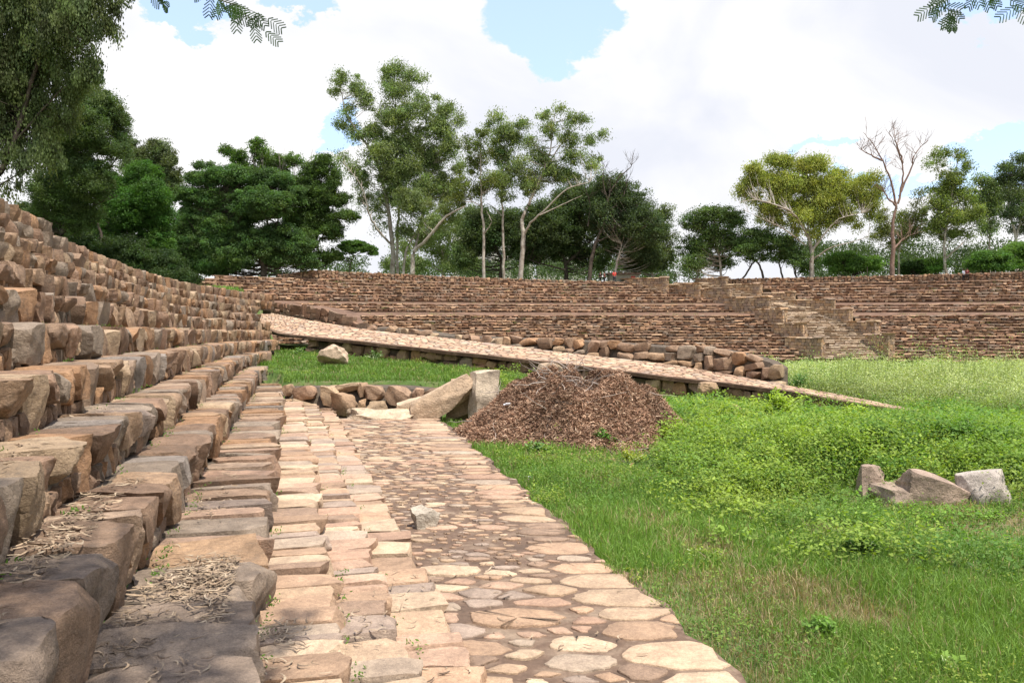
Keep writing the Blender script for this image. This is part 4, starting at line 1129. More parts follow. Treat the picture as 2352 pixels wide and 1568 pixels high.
tree('eucalyptus_tree', 'tall dark green eucalyptus cut by the right edge of the view', 138, [(cr_([(2300, 1190), (2290, 900), (2240, 700), (2230, 560)]), 5, 1.5), (cr_([(2290, 900), (2330, 700), (2340, 420)]), 3, 1)],
     crl([(2180, 330, 60, 50, .8), (2330, 270, 60, 60, 1), (2250, 330, 60, 60, .9), (2220, 430, 90, 80, 1.1), (2350, 400, 80, 90, 1.2), (2260, 540, 100, 90, 1.1), (2400, 560, 80, 100, 1), (2320, 680, 110, 90, 1.2), (2220, 700, 80, 70, .8), (2480, 420, 90, 120, 1), (2500, 650, 90, 120, 1), (2330, 800, 120, 60, 1)]), (.07, .10, .045), group=G4, droop=.3)
for (lab, x, y, rx, ry, c, D_) in [('wide green dome shaped acacia bush left of the white sheet roof', 1010, 1075, 230, 100, (.075, .14, .03), 118),
        ('dark green bushy acacia right of the bare reddish tree', 1500, 1110, 150, 75, (.04, .075, .02), 122),
        ('bright green shrubby tree left of the white forked trunk', 1660, 1090, 60, 70, (.08, .15, .03), 117),
        ('broad spreading acacia behind the two people at the crest', 2080, 1060, 200, 100, (.065, .125, .03), 120),
        ('light topped acacia near the right edge above the crest wall', 2280, 1020, 170, 130, (.085, .15, .035), 126)]:
    lb = []
    for i in range(9):
        a_ = rng.uniform(0, 3.14); rr_ = rng.uniform(.3, .72)
        lb.append((x + rx * rr_ * math.cos(a_), y - ry * rr_ * math.sin(a_) * .85 + 10, rx * .38, ry * .36, 1.2))
    lb += [(x - rx * .6, y + ry * .5, rx * .35, ry * .4, 1), (x + rx * .6, y + ry * .5, rx * .35, ry * .4, 1), (x, y + ry * .45, rx * .5, ry * .45, 1.2)]
    tree('acacia_tree', lab, D_, [(cr_([(x, 1210), (x - 10, 1140), (x - 60, 1060)]), 4, 1.5), (cr_([(x, 1200), (x + 40, 1130), (x + 80, 1060)]), 3, 1.2)], crl(lb), c, bark=M_BARKDARK, group=G3, flat=.38, per=50, cr=11)
# hazy wood behind everything
mb = MB()
for i in range(520):
    x = rng.choice([rng.uniform(640, 1600), rng.uniform(1850, 2500), rng.uniform(-200, 700)], p=[.25, .4, .35]); D_ = rng.uniform(150, 190)
    topy = 560 if x > 1850 else (600 if x > 700 else 540)
    if 840 < x < 885 or 745 < x < 775 or 1545 < x < 1575: continue
    q = P(x, rng.uniform(topy, 640), D_); m = 210
    off = runit(m) * (rng.random((m, 1)) ** .4) * np.array([2.6, 2.6, 1.6]) + rng.normal(0, .15, (m, 3))
    leaves(mb, q + off, .5, .25, np.clip(np.array((.06, .095, .035)) * rng.uniform(.6, 1.4, (m, 1)), 0, 1))
tag(mb.build('distant_woods', M_LEAF, smooth=False), 'distant trees closing the view behind the crest', 'woods', kind='stuff')

# left hand trees, nearer
G5 = 'trees behind the near stand'
def eve(*a, **k): return tree(*a, bark=M_BARKDARK, group=G5, **k)
eve('drooping_tree', 'large near tree with hanging grey green foliage filling the upper left corner', 24,
    [([(-60, 560), (-20, 440), (30, 330), (70, 200), (110, 60)], 11, 4), ([(30, 330), (100, 250), (190, 160)], 3.5, 1.5), ([(70, 200), (20, 120), (-30, 40)], 4, 2), ([(-20, 440), (40, 400), (90, 380)], 2.5, 1), ([(110, 60), (180, 30), (260, 40)], 3, 1)],
    [(60, 60, 110, 90, 1.3), (170, 40, 80, 70, 1.1), (240, 60, 38, 35, .8), (-40, 150, 100, 110, 1.3), (70, 170, 100, 90, 1.3), (170, 150, 60, 70, .9), (215, 160, 28, 50, .5), (60, 280, 90, 80, 1.1), (-20, 300, 70, 80, 1.1), (150, 250, 40, 60, .6), (40, 370, 50, 50, .6), (110, 350, 45, 50, .7), (20, 430, 35, 25, .4), (-80, 300, 60, 150, 1), (190, -30, 120, 50, 1.2), (40, -40, 150, 60, 1.2), (265, 25, 22, 22, .5)],
    (.075, .10, .038), leaf=1.6, droop=.75, cr=15, per=62, flat=1.7, colv=.3, dens=.30)
eve('leafy_tree', 'dark tree with a leaning trunk and open right side above the seating rows', 42,
    [([(118, 590), (150, 520), (190, 440), (205, 360), (195, 270)], 9, 3), ([(195, 430), (245, 390), (290, 340)], 3, 1), ([(160, 510), (220, 470), (270, 450)], 3, 1.2), ([(205, 360), (250, 300), (280, 270)], 2.4, .9)],
    [(200, 220, 60, 40, .8), (240, 250, 50, 40, .9), (270, 290, 35, 45, .8), (180, 290, 70, 50, 1.1), (240, 340, 50, 35, 1), (150, 360, 60, 60, 1.2), (210, 410, 60, 50, 1.3), (120, 440, 60, 60, 1.2), (100, 510, 50, 50, 1.2), (180, 490, 60, 50, 1.3), (285, 330, 22, 30, .6)],
    (.058, .088, .03), cr=14, per=70)
eve('leafy_tree', 'olive grey tree rising between the dark tree and the feathery acacia', 100, [([(345, 640), (345, 500), (350, 400)], 6, 2)],
    [(310, 370, 45, 45, .9), (355, 345, 35, 30, .9), (385, 370, 28, 35, .9), (340, 410, 60, 50, 1.1), (395, 420, 25, 50, 1), (290, 330, 30, 25, .7)], OLIVE, cr=12, per=60, droop=.3)
eve('leafy_tree', 'creeper covered dark green tree with bright leafy column', 50, [([(300, 640), (305, 520), (320, 430)], 8, 3), ([(305, 520), (350, 470), (370, 450)], 3, 1)],
    [(330, 405, 50, 35, 1.3), (345, 450, 45, 45, 1.4), (365, 500, 35, 50, 1.4), (300, 480, 50, 60, 1.4), (260, 440, 45, 50, 1.2), (355, 560, 50, 40, 1.1), (240, 520, 60, 50, 1.4)], (.045, .10, .02), cr=11, per=70)
eve('leafy_tree', 'deep shaded dense trees behind the upper rows of the near stand', 46, [([(230, 650), (235, 560), (220, 500)], 7, 3), ([(150, 640), (140, 560), (120, 520)], 6, 2)],
    [(100, 560, 60, 50, 1.4), (190, 570, 70, 50, 1.5), (280, 590, 70, 50, 1.5), (370, 610, 60, 40, 1.4), (230, 610, 80, 40, 1.4), (70, 500, 40, 40, 1), (310, 630, 80, 30, 1.4), (420, 640, 50, 20, 1)], (.036, .060, .020), cr=13, per=85)
eve('acacia_tree', 'broad feathery acacia with layered drooping sprays and a dark forked trunk', 96,
    [([(603, 650), (602, 600), (570, 560), (530, 520), (500, 470)], 9, 3), ([(602, 605), (625, 560), (640, 500)], 5, 2), ([(570, 560), (520, 560), (470, 560)], 3, 1)],
    [(470, 410, 50, 22, 1), (540, 405, 70, 28, 1.2), (620, 415, 60, 28, 1.2), (440, 450, 45, 30, 1.1), (510, 460, 70, 40, 1.3), (600, 465, 80, 40, 1.3), (670, 450, 40, 25, .9), (450, 510, 60, 40, 1.3), (530, 520, 60, 45, 1.4), (480, 560, 70, 40, 1.3), (440, 600, 60, 35, 1.3), (540, 590, 50, 30, 1.1), (640, 540, 60, 30, 1.2), (680, 565, 50, 28, 1.1), (640, 590, 50, 25, 1), (470, 380, 25, 12, .6), (400, 560, 40, 50, 1.2), (560, 470, 90, 50, 1.2), (500, 610, 60, 25, 1.2), (700, 600, 40, 22, .9), (590, 560, 60, 35, 1)],
    (.056, .102, .032), cr=11, per=70, flat=.5, droop=.1, fill=.1, colv=.3)
eve('sparse_tree', 'half bare tree with tufts of leaves and dead twigs above the feathery acacia', 108,
    [([(610, 640), (615, 520), (600, 440), (560, 400), (525, 350)], 4, 1), ([(600, 440), (605, 380), (600, 340)], 2, .7), ([(600, 440), (650, 400), (670, 360)], 2.4, .7), ([(560, 400), (575, 370), (580, 345)], 1.5, .6)],
    [(520, 345, 18, 14, .9), (548, 360, 22, 22, .8), (590, 335, 18, 22, .9), (605, 365, 28, 30, .8), (640, 375, 28, 26, .7), (675, 370, 25, 20, .6), (560, 390, 30, 20, .6), (640, 410, 40, 25, .8)], (.075, .13, .03), cr=9, per=34, twig=.9)
eve('leafy_tree', 'medium green tree with a thin tan trunk left of the small umbrella shaped tree', 103,
    [([(733, 640), (732, 580), (725, 520), (735, 440), (742, 390)], 3.4, .9), ([(725, 520), (690, 470), (680, 430)], 2.2, .8), ([(728, 560), (770, 510), (810, 495)], 2, .7), ([(732, 575), (712, 555)], 1, .5)],
    [(742, 375, 22, 25, .8), (715, 400, 30, 30, .8), (765, 410, 22, 35, .7), (690, 440, 40, 35, 1), (740, 450, 40, 40, 1), (780, 460, 35, 16, 1), (720, 500, 50, 40, 1.1), (790, 495, 40, 14, .9), (760, 530, 35, 30, .9), (700, 550, 35, 40, .9), (680, 500, 35, 35, 1), (752, 590, 40, 25, .6)], (.055, .095, .025), cr=10, per=52)
eve('umbrella_tree', 'small flat topped umbrella shaped tree standing alone against the sky', 104,
    [([(801, 640), (805, 605), (812, 590), (808, 572)], 2.2, 1), ([(812, 590), (835, 575), (850, 568)], 1, .5), ([(808, 585), (785, 572)], 1, .5)],
    [(815, 560, 32, 9, 1.4), (790, 568, 20, 8, 1.2), (845, 570, 20, 9, 1.2), (780, 585, 14, 9, .9), (855, 582, 12, 10, .8), (815, 575, 34, 7, .7)], (.05, .10, .02), cr=7, per=40, flat=.35)
mb = MB(); sp = [o for o in COL.objects if o.name.startswith('sparse_tree')][0]
for i in range(46):
    x = rng.uniform(535, 705); bare(mb, P(x, rng.uniform(400, 440), 108), np.array([rng.normal(0, .3), rng.normal(0, .3), 1]), rng.uniform(1.6, 4.0), .045, 1, 1, .3, .5)
mb.build('dead_twigs', M_BARKPALE, sp)

# ------------------------------------------------------------------ tree whose boughs hang over the viewer
SD = np.array(SUN_DIR)
st = empty('shade_tree', (3.4, -5.5, float(ground_z(3.4, -5.5))), 'feathery overhead tree whose leafy branch tips hang into the top of the view', 'tree')
mb = MB()
trk = resample([(3.4, -5.5, float(ground_z(3.4, -5.5)) - .3), (3.2, -5.0, 5.5), (2.4, -3.4, 8.5), (1.6, -1.2, 10.3), (0.8, 1.4, 11.0)], 6)
tube(mb, trk, np.linspace(.28, .07, len(trk)), 10)
boughs = []
for e in [(-2.2, 2.2, 10.8), (-1.0, 4.0, 10.6), (-3.5, 0.2, 10.2), (0.8, 1.4, 11.3)]:
    p_ = resample([trk[16], (trk[16] + np.array(e)) / 2 + np.array([0, 0, .5]), e], 5); tube(mb, p_, np.linspace(.08, .025, len(p_)), 6); boughs.append(p_)
for e, m in [(P(540, -30, 6.6), (-1.6, 4.6, 9.9)), (P(2250, -20, 6.4), (3.4, 4.2, 9.2)), (P(330, -25, 6.4), (-2.8, 4.2, 9.7))]:
    p_ = resample([trk[16], m, e], 6); tube(mb, p_, np.linspace(.022, .004, len(p_)), 6)
mb.build('trunk', M_BARKDARK, st)
mb = MB()
n = 20000
tgt = np.stack([rng.uniform(-4.8, -1.3, n), rng.uniform(0.6, 6.0, n), np.full(n, EYE - 1.6)], 1)
ok = (.7 * vn(tgt[:, 0], tgt[:, 1], .4, 31) + .5 * vn(tgt[:, 0], tgt[:, 1], .13, 32) + 0.5 * (rng.random(n) - .5) > -0.55 + 1.1 * sm(3.6, 6.4, tgt[:, 1] - tgt[:, 0] * .25))
tgt = tgt[ok]; L_ = rng.uniform(6.3, 8.6, len(tgt)) / SD[2]
leaves(mb, tgt + SD * L_[:, None], .13, .06, np.tile((.06, .12, .03), (len(tgt), 1)))
mb.build('crown', M_LEAF, st, smooth=False)
# feathery leaves of the branch tips
def frond(mb, p0, d, length, col):
    """one twice divided leaf: a stalk and paired leaflets"""
    d = d / np.linalg.norm(d); side = np.cross(d, [0, .9, .3]); side /= np.linalg.norm(side)
    npin = 6
    for i in range(npin):
        b = p0 + d * length * (i + 1) / npin + np.array([0, 0, -.02 * (i / npin) ** 2])
        for sgn in (-1, 1):
            pd = side * sgn * .8 + d * .55 + np.array([0, 0, -.35]); pd /= np.linalg.norm(pd)
            pl = length * .42 * math.sin(math.pi * (i + 1.5) / (npin + 2)) + .01
            q = np.linspace(.1, 1, 9)[:, None]
            c = b + pd * pl * q
            s2 = np.cross(pd, [0, 1, .2]); s2 /= np.linalg.norm(s2)
            for g in (-1, 1):
                tip = c + s2 * g * .0062 + pd * .002
                V = np.stack([c - pd * .0046, tip, c + pd * .0050], 1).reshape(-1, 3)
                mb.add(V, np.arange(27).reshape(9, 3), col)
mb = MB()
for (x0, y0, x1, y1, nn_, D_) in [(470, -25, 530, 30, 5, 6.6), (500, 0, 610, 40, 9, 6.6), (540, 20, 605, 70, 4, 6.6), (2150, 10, 2200, 40, 7, 6.4), (2230, -25, 2345, 10, 9, 6.4), (340, -20, 372, 6, 3, 6.4), (2180, -20, 2180, 30, 4, 6.4)]:
    stem = resample([P(x0, y0, D_), P((x0 + x1) / 2, (y0 + y1) / 2 - 4, D_), P(x1, y1, D_)], 4)
    tube(mb, stem, np.linspace(.004, .0015, len(stem)), 4, (.09, .10, .04))
    for i in range(nn_):
        s = stem[min(len(stem) - 1, int(i / max(1, nn_ - 1) * (len(stem) - 1)))]
        frond(mb, s, np.array([rng.normal(.2, .6), rng.normal(0, .35), rng.uniform(-1.0, -.1)]), rng.uniform(.10, .15), np.array((.06, .12, .035)) * rng.uniform(.6, 1.4))
mb.build('branch_tips', M_LEAF, st, smooth=False)

# ------------------------------------------------------------------ things along the crest
M_WHITE = noise_mat('pale_plaster', (.50, .48, .43), (.66, .63, .57), .6, .2)
M_RED = noise_mat('red_paint', (.30, .05, .035), (.40, .09, .06), 1, .2)
M_DKGLASS = noise_mat('dark_window', (.03, .035, .04), (.07, .08, .09), 1, .1, rough=.2)
def flatbox(mb, x0, x1, y0, y1, D, depth, tint=(1, 1, 1), mat=0):
    a = P(x0, y1, D); b = P(x1, y0, D)
    c = (a + b) / 2; c[1] = D + depth / 2
    box(mb, c, XA, YA, (abs(b[0] - a[0]), depth, abs(b[2] - a[2])), tint, mat)
bl = empty('apartment_building', P(1180, 640, 190), 'pale multi storey building glimpsed between the eucalyptus trunks', 'building')
mb = MB(); flatbox(mb, 1040, 1225, 540, 650, 190, 14); flatbox(mb, 1235, 1345, 556, 650, 195, 12); mb.build('wall', M_WHITE, bl, False)
mb = MB(); flatbox(mb, 1255, 1312, 545, 556, 193, 12); mb.build('roof', M_RED, bl, False)
mb = MB(); flatbox(mb, 1100, 1150, 527, 540, 189, 8); mb.build('roof', M_RED, bl, False)
for fy in (552, 574, 596, 618):
    for fx in (1055, 1085, 1115, 1145, 1175, 1203):
        mb = MB(); flatbox(mb, fx, fx + 14, fy, fy + 12, 189.85, .1); wo = mb.build('window_frame', M_WHITE, bl, False); mb = MB(); flatbox(mb, fx + 1, fx + 13, fy + 1, fy + 11, 189.75, .08); mb.build('pane', M_DKGLASS, wo, False)
HD = crest_D(1440) + .3
sh = empty('small_hut', P(1440, 645, HD), 'low cream hut with a dark red door at the end of the crest wall', 'hut')
mb = MB(); flatbox(mb, 1400, 1468, 630, 650, HD, 3); mb.build('wall', noise_mat('cream_wall', (.20, .19, .14), (.30, .28, .21), 1, .2), sh, False)
mb = MB(); flatbox(mb, 1396, 1472, 626, 630, HD - .2, 3.6, (.8, .8, .8)); mb.build('roof', M_PAVEMORTAR, sh, False)
mb = MB(); flatbox(mb, 1449, 1459, 634, 650, HD - .06, .12); mb.build('door', M_RED, sh, False)
mb = MB()
a = P(2058, 632, crest_D(2060) + 1); 
V = []
for i in range(9):
    for j in range(2):
        V.append([a[0] + i * .37, a[1] + j * 3.0, a[2] - 0.02 * i + .25 * j + .03 * (i % 2)])
mb.add(V, grid_faces(9, 2)); V2 = [[v[0], v[1], v[2] - .06] for v in V]; mb.add(V2, grid_faces(9, 2)[:, ::-1])
sr = empty('sheet_roof', a, 'flat white sheet roof of a shed just above the crest wall', 'shed roof')
mb.build('roof_sheet', noise_mat('white_sheet', (.62, .62, .60), (.8, .8, .78), 1, .1), sr, False)
mb = MB(); 
for dx in (0.1, 2.9):
    tube(mb, [(a[0] + dx, a[1] + 1.4, a[2] - 2), (a[0] + dx, a[1] + 1.4, a[2])], [.05, .05], 6)
mb.build('post', M_BARKDARK, sr)
mb = MB(); rl = empty('railing', P(1590, 645, 122), 'thin dark metal railing at the head of the stairway', 'railing')
for x in range(1550, 1640, 11):
    a = P(x, 650, 122); tube(mb, [a, P(x, 626, 122)], [.03, .03], 5)
for y in (627, 634): tube(mb, [P(1550, y, 122), P(1638, y, 122)], [.025, .025], 5)
mb.build('rail', M_BARKDARK, rl)
mb = MB(); a = P(1992, 646, crest_D(1992)); tube(mb, [a, P(1992, 612, crest_D(1992))], [.05, .04], 6)
tag(mb.build('pole', M_BARKDARK), 'short thin pole in front of the green dome shaped acacia', 'pole')

# people: one skinned body each, clothes as children
def plain_mat(name, c):
    m, nt, b = new_mat(name)
    g = nd(nt, 'ShaderNodeNewGeometry'); n1 = nd(nt, 'ShaderNodeTexNoise', _Scale=6.0, _Detail=3.0)
    nt.links.new(g.outputs['Position'], n1.inputs['Vector'])
    r = nd(nt, 'ShaderNodeValToRGB'); r.color_ramp.elements[0].color = (*[.8 * v for v in c], 1); r.color_ramp.elements[1].color = (*c, 1)
    nt.links.new(n1.outputs['Fac'], r.inputs[0]); nt.links.new(r.outputs[0], b.inputs['Base Color'])
    return m
M_SKIN = plain_mat('skin', (.26, .15, .10))
def person(x, D, feet_y, H, shirt, legs, label, face_=0.0, arm=.25):
    D = farpt(RTOP + D, x)[1]; o_ = P(x, feet_y, D); o_[2] = EYE + float(KTOP if x < 1500 else np.interp(math.hypot(o_[0] - CXF, o_[1] - CYF), rr, kk)); s = H / 1.7
    root = empty('person', o_, label, 'person', 'people at the crest')
    J = {'pel': (0, 0, .92), 'che': (0, 0, 1.28), 'nec': (0, 0, 1.45), 'hea': (0, .01, 1.58), 'top': (0, .01, 1.68),
         'kl': (-.10, .02, .49), 'fl': (-.11, 0, .06), 'kr': (.11, -.03, .49), 'fr': (.12, .04, .06),
         'tl': (-.12, -.12, .03), 'tr': (.13, -.08, .03), 'hl': (-.09, 0, .86), 'hr': (.09, 0, .86),
         'sl': (-.18, 0, 1.40), 'el': (-.24, 0, 1.12), 'wl': (-.22, -arm * .6, .90), 'sr': (.18, 0, 1.40), 'er': (.25, .02, 1.12), 'wr': (.20, -arm, .95)}
    E = [('pel', 'che'), ('che', 'nec'), ('nec', 'hea'), ('hea', 'top'), ('pel', 'hl'), ('hl', 'kl'), ('kl', 'fl'), ('fl', 'tl'), ('pel', 'hr'), ('hr', 'kr'), ('kr', 'fr'), ('fr', 'tr'), ('che', 'sl'), ('sl', 'el'), ('el', 'wl'), ('che', 'sr'), ('sr', 'er'), ('er', 'wr')]
    Rd = {'pel': .14, 'che': .15, 'nec': .055, 'hea': .095, 'top': .07, 'hl': .09, 'hr': .09, 'kl': .06, 'kr': .06, 'fl': .04, 'fr': .04, 'tl': .035, 'tr': .035, 'sl': .06, 'sr': .06, 'el': .042, 'er': .042, 'wl': .03, 'wr': .03}
    def skin(names, grow, nm, mat):
        ks = list(names); me = bpy.data.meshes.new(nm)
        ed = [(ks.index(a), ks.index(b)) for a, b in E if a in ks and b in ks]
        ca, sa = math.cos(face_), math.sin(face_)
        me.from_pydata([((J[k][0] * ca - J[k][1] * sa) * s, (J[k][0] * sa + J[k][1] * ca) * s, J[k][2] * s) for k in ks], ed, [])
        ob = bpy.data.objects.new(nm, me); COL.objects.link(ob); ob.parent = root
        m = ob.modifiers.new('skin', 'SKIN'); m.use_smooth_shade = True
        for i, k in enumerate(ks): r = (Rd[k] + grow) * s; me.skin_vertices[0].data[i].radius = (r, r * .8)
        me.skin_vertices[0].data[0].use_root = True
        ob.modifiers.new('sub', 'SUBSURF').levels = 1
        me.materials.append(mat); return ob
    body_ = skin(J.keys(), 0, 'body', M_SKIN)
    def cm_(c): return plain_mat('cloth', c)
    skin(['pel', 'che', 'sl', 'el', 'sr', 'er'], .02, 'shirt', cm_(shirt))
    skin(['pel', 'hl', 'kl', 'fl', 'hr', 'kr', 'fr'], .018, 'trousers', cm_(legs))
    # hair cap
    mb = MB(); q, fc, qn = cube_grid(6); V = qn * np.array([.105, .115, .10]) * s
    V[:, 2] = np.maximum(V[:, 2], .0 * s); V[:, 2] += 1.63 * s
    mb.add(V + np.array(root.location), fc, (.02, .016, .014)); mb.build('hair', M_DRY, body_)
for (x, D, fy, H, sh_, lg, lab, fa) in [(1411, .55, 652, 1.9, (.80, .09, .08), (.05, .05, .07), 'person in a bright red shirt behind the crest wall', .3),
        (1388, 1.3, 649, 1.75, (.16, .03, .04), (.03, .03, .04), 'person in a dark maroon shirt left of the red shirted one', 1.2),
        (1379, 1.3, 649, 1.8, (.02, .02, .025), (.02, .02, .02), 'person in black clothes leftmost of the three by the crest wall', -.5),
        (2213, -.55, 637, 1.6, (.50, .56, .68), (.02, .02, .025), 'person in a pale blue top and dark trousers on the right crest', .4),
        (2221, -.45, 637, 1.65, (.18, .03, .04), (.02, .02, .02), 'person in a maroon top beside the pale blue one on the right crest', -.4)]:
    person(x, D, fy, H, sh_, lg, lab, fa)

# ------------------------------------------------------------------ grass and weeds
def in_view(X, D, m=1.12):
    return (np.abs(X / np.maximum(D, .1)) < .62 * m + .6 / np.maximum(D, 1))
def is_green(X, D):
    """where the arena floor or the shelf carries plants"""
    p = pof(X, D)
    walk = (p > outer_p(D) + .05 + .10 * vn(X, D, .3, 17)) & (D < 23.3)
    left = (p > 0.2) & (D < 28.5 + np.clip(p, 0, 6) * 2.7)
    left |= (p > outer_p(23)) & (D < 25.4) & (X < -1.2)
    stand = np.hypot(X - CXF, D - CYF) > 52.6
    g = ~(walk | left | stand)
    # not under the ramp
    xi = CX + F * X / np.maximum(D, .1)
    near_D = np.interp(xi, sorted(c[0] for c in near_e), [c[2] for c in sorted(near_e)])
    far_D = np.interp(xi, sorted(c[0] for c in far_e), [c[2] for c in sorted(far_e)])
    g &= ~((D > near_D - .15) & (D < far_D + 1.2) & (xi < 2095))
    g &= ~((D > far_D) & (xi < 1700))
    g &= pile_h(X, D) < 0.12
    return g
DRYSPOTS = [(1640, 1275, .55), (1820, 1375, .8), (1490, 1215, .5), (1930, 1215, .5), (1560, 1400, .5), (1700, 1500, .5), (1250, 1060, .5), (1960, 1420, .6), (1480, 1040, .8)]
def dryness(X, D):
    d = sm(.35, 1.0, vn(X, D, 1.1, 41) + .45 * vn(X, D, .4, 42)) * (D < 20) * .7
    for (x, y, r_) in [(q_[0], q_[1], q_[2] * .6) for q_ in DRYSPOTS]:
        Dc = 4610 / (y - 787.0); Xc = (x - CX) * Dc / F
        d = np.maximum(d, np.exp(-(((X - Xc) / r_) ** 2 + ((D - Dc) / (r_ * 1.3)) ** 2)) * (1 + .5 * vn(X, D, .3, 43)))
    return np.clip(d, 0, 1)
def scatter(n, d0, d1, xa=-.72, xb=.72, power=1.0):
    u = rng.random(n); D = d0 * (d1 / d0) ** u
    X = D * rng.uniform(xa, xb, n)
    m = is_green(X, D) & in_view(X, D); return X[m], D[m]
def blades(mb, X, D, h, w, col, lean=.35):
    n = len(X); z = ground_z(X, D) - .01
    a = rng.uniform(0, 6.283, n); l = np.abs(rng.normal(0, lean, n))
    d = np.stack([np.cos(a) * l, np.sin(a) * l, np.ones(n)], 1); d /= np.linalg.norm(d, axis=1)[:, None]
    b = rng.uniform(0, 6.283, n); s = np.stack([np.cos(b), np.sin(b), np.zeros(n)], 1)
    p0 = np.stack([X, D, z], 1)
    mid = p0 + d * (h * .55)[:, None]; tip = p0 + d * (h * .9)[:, None] + np.stack([np.cos(a), np.sin(a), np.full(n, -.25)], 1) * (h * .35 * l * 2)[:, None]
    V = np.stack([p0 - s * (w * .4)[:, None], p0 + s * (w * .4)[:, None], mid + s * (w * .5)[:, None], mid - s * (w * .5)[:, None], tip], 1).reshape(-1, 3)
    i = (np.arange(n) * 5)[:, None]
    c = np.repeat(col, 5, axis=0)
    k0 = mb.n
    mb.add(V, np.concatenate([i, i + 1, i + 2, i + 3], 1), c)
    mb.Q.setdefault((3, 0), []).append(np.concatenate([i + 3, i + 2, i + 4], 1) + k0)

X, D = scatter(560000, 4.5, 75)
patchy = .5 + .5 * np.clip(vn(X, D, 1.4, 51), -1, 1)
dry = dryness(X, D)
h = (.045 + .14 * patchy) * rng.uniform(.6, 1.5, len(X)) * (1 + .012 * D) * (1 - .35 * dry)
w = np.maximum(.0045, .00085 * D) * rng.uniform(.7, 1.3, len(X))
g1 = np.array((.13, .235, .048)); g2 = np.array((.20, .315, .06)); br = np.array((.36, .28, .17))
col = g1 + (g2 - g1) * rng.random((len(X), 1)) * patchy[:, None]
isd = rng.random(len(X)) < .06 + .75 * dry
col[isd] = br * rng.uniform(.6, 1.3, (isd.sum(), 1))
col *= rng.uniform(.7, 1.25, (len(X), 1)) * (1 + .18 * np.clip(vn(X, D, 2.6, 52), -1, 1))[:, None]
mb = MB(); blades(mb, X, D, h, w, col)
tag(mb.build('grass', M_GRASS, smooth=False), 'bright green short grass over the arena floor and the shelf below the ramp', 'grass', kind='stuff')

def leafy(mb, X, D, hgt, n_per, rad, ls, col, cvar=.25):
    """low leafy clumps: many small leaves facing up, on a dome"""
    for x, y, h_, r_, c_ in zip(X, D, hgt, rad, col):
        m = n_per; a = rng.uniform(0, 6.283, m); q = np.sqrt(rng.random(m)); rr_ = r_ * q
        px = x + rr_ * np.cos(a); py = y + rr_ * np.sin(a)
        pz = ground_z(px, py) + h_ * (1 - q ** 2 * .75) * rng.uniform(.35, 1.0, m)
        pos = np.stack([px, py, pz], 1)
        d = rdir(m, .35); s = np.cross(d, np.array([0, 0, 1.0]) + rng.normal(0, .35, (m, 3))); s /= np.linalg.norm(s, axis=1)[:, None]
        l_ = ls * max(1, y / 16) * rng.uniform(.6, 1.3, m)[:, None]
        V = np.stack([pos - d * l_ * .5, pos + s * l_ * .28, pos + d * l_ * .5, pos - s * l_ * .28], 1).reshape(-1, 3)
        mb.add(V, np.arange(4 * m).reshape(m, 4), np.repeat(np.clip(c_ * rng.uniform(1 - cvar, 1 + cvar, (m, 1)), 0, 1), 4, axis=0))
# ground cover of broad leaves
def domes(mb, X, D, W, H, n, ls, cols, droop=0.0, up=.4, grad=.35):
    for x, y, w_, h_, c_, m in zip(X, D, W, H, cols, n):
        m = int(m); d = runit(m); d[:, 2] = np.abs(d[:, 2]); q = rng.uniform(.45, 1, m)[:, None] ** .5
        q = q * (1 + .18 * np.sin(d[:, 0:1] * 7 + x * 9) + .14 * np.sin(d[:, 1:2] * 9 + y * 7))
        pos = d * q * np.array([w_, w_ * .85, h_]); g = ground_z(x + pos[:, 0], y + pos[:, 1])
        t = pos[:, 2:3] / max(h_, .01)
        pos = pos + np.stack([np.full(m, x), np.full(m, y), g], 1)
        dd = rdir(m, .5); s = np.cross(dd, np.array([0, 0, 1.0]) + rng.normal(0, up, (m, 3))); s /= np.linalg.norm(s, axis=1)[:, None]
        l_ = ls * max(1, y / 14) * rng.uniform(.55, 1.3, m)[:, None]
        V = np.stack([pos - dd * l_ * .5, pos + s * l_ * .27, pos + dd * l_ * .5, pos - s * l_ * .27], 1).reshape(-1, 3)
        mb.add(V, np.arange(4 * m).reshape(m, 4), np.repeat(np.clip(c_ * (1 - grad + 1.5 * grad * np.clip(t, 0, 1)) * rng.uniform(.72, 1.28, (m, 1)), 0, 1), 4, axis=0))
mb = MB(); n = 1500
D = 9.5 * (42 / 9.5) ** rng.random(n); X = D * rng.uniform(-.02, .72, n)
m = is_green(X, D) & (rng.random(n) < sm(-.4, .6, vn(X, D, 1.6, 81) + 1.2 * sm(.08, .35, X / D) - .9 * (D < 11) + .25)) & ~((np.abs(X - 5.9) < 1.6) & (D < 12.3) & (D > 9.4))
nD_ = np.interp(CX + F * X / D, [663, 810, 956, 1206, 1486, 1765, 1900], [45, 43, 41.2, 38.2, 35.6, 33, 30.4])
m &= ~((D > nD_ - 4.0) & (CX + F * X / D < 1900) & (rng.random(n) < .88))
m &= ~((CX + F * X / D > 1780) & (D > np.interp(CX + F * X / D, [1765, 1900, 2080, 2120], [33, 31.4, 30, 29.6]) - 3.5) & (CX + F * X / D < 2130))
X, D = X[m], D[m]; n = len(X)
W = rng.uniform(.16, .42, n) * (1 + .03 * (D - 10)) * np.where(rng.random(n) < .08, 2.1, 1); H = W * rng.uniform(.45, .95, n)
yel = np.clip(.4 + .6 * vn(X, D, 1.0, 82) + .2 * rng.normal(0, 1, n), 0, 1)[:, None]
domes(mb, X, D, W, H, np.full(n, 95) * (W / .3) ** 1.2, .042, np.array((.11, .22, .04)) * (1 - yel) + np.array((.28, .35, .06)) * yel)
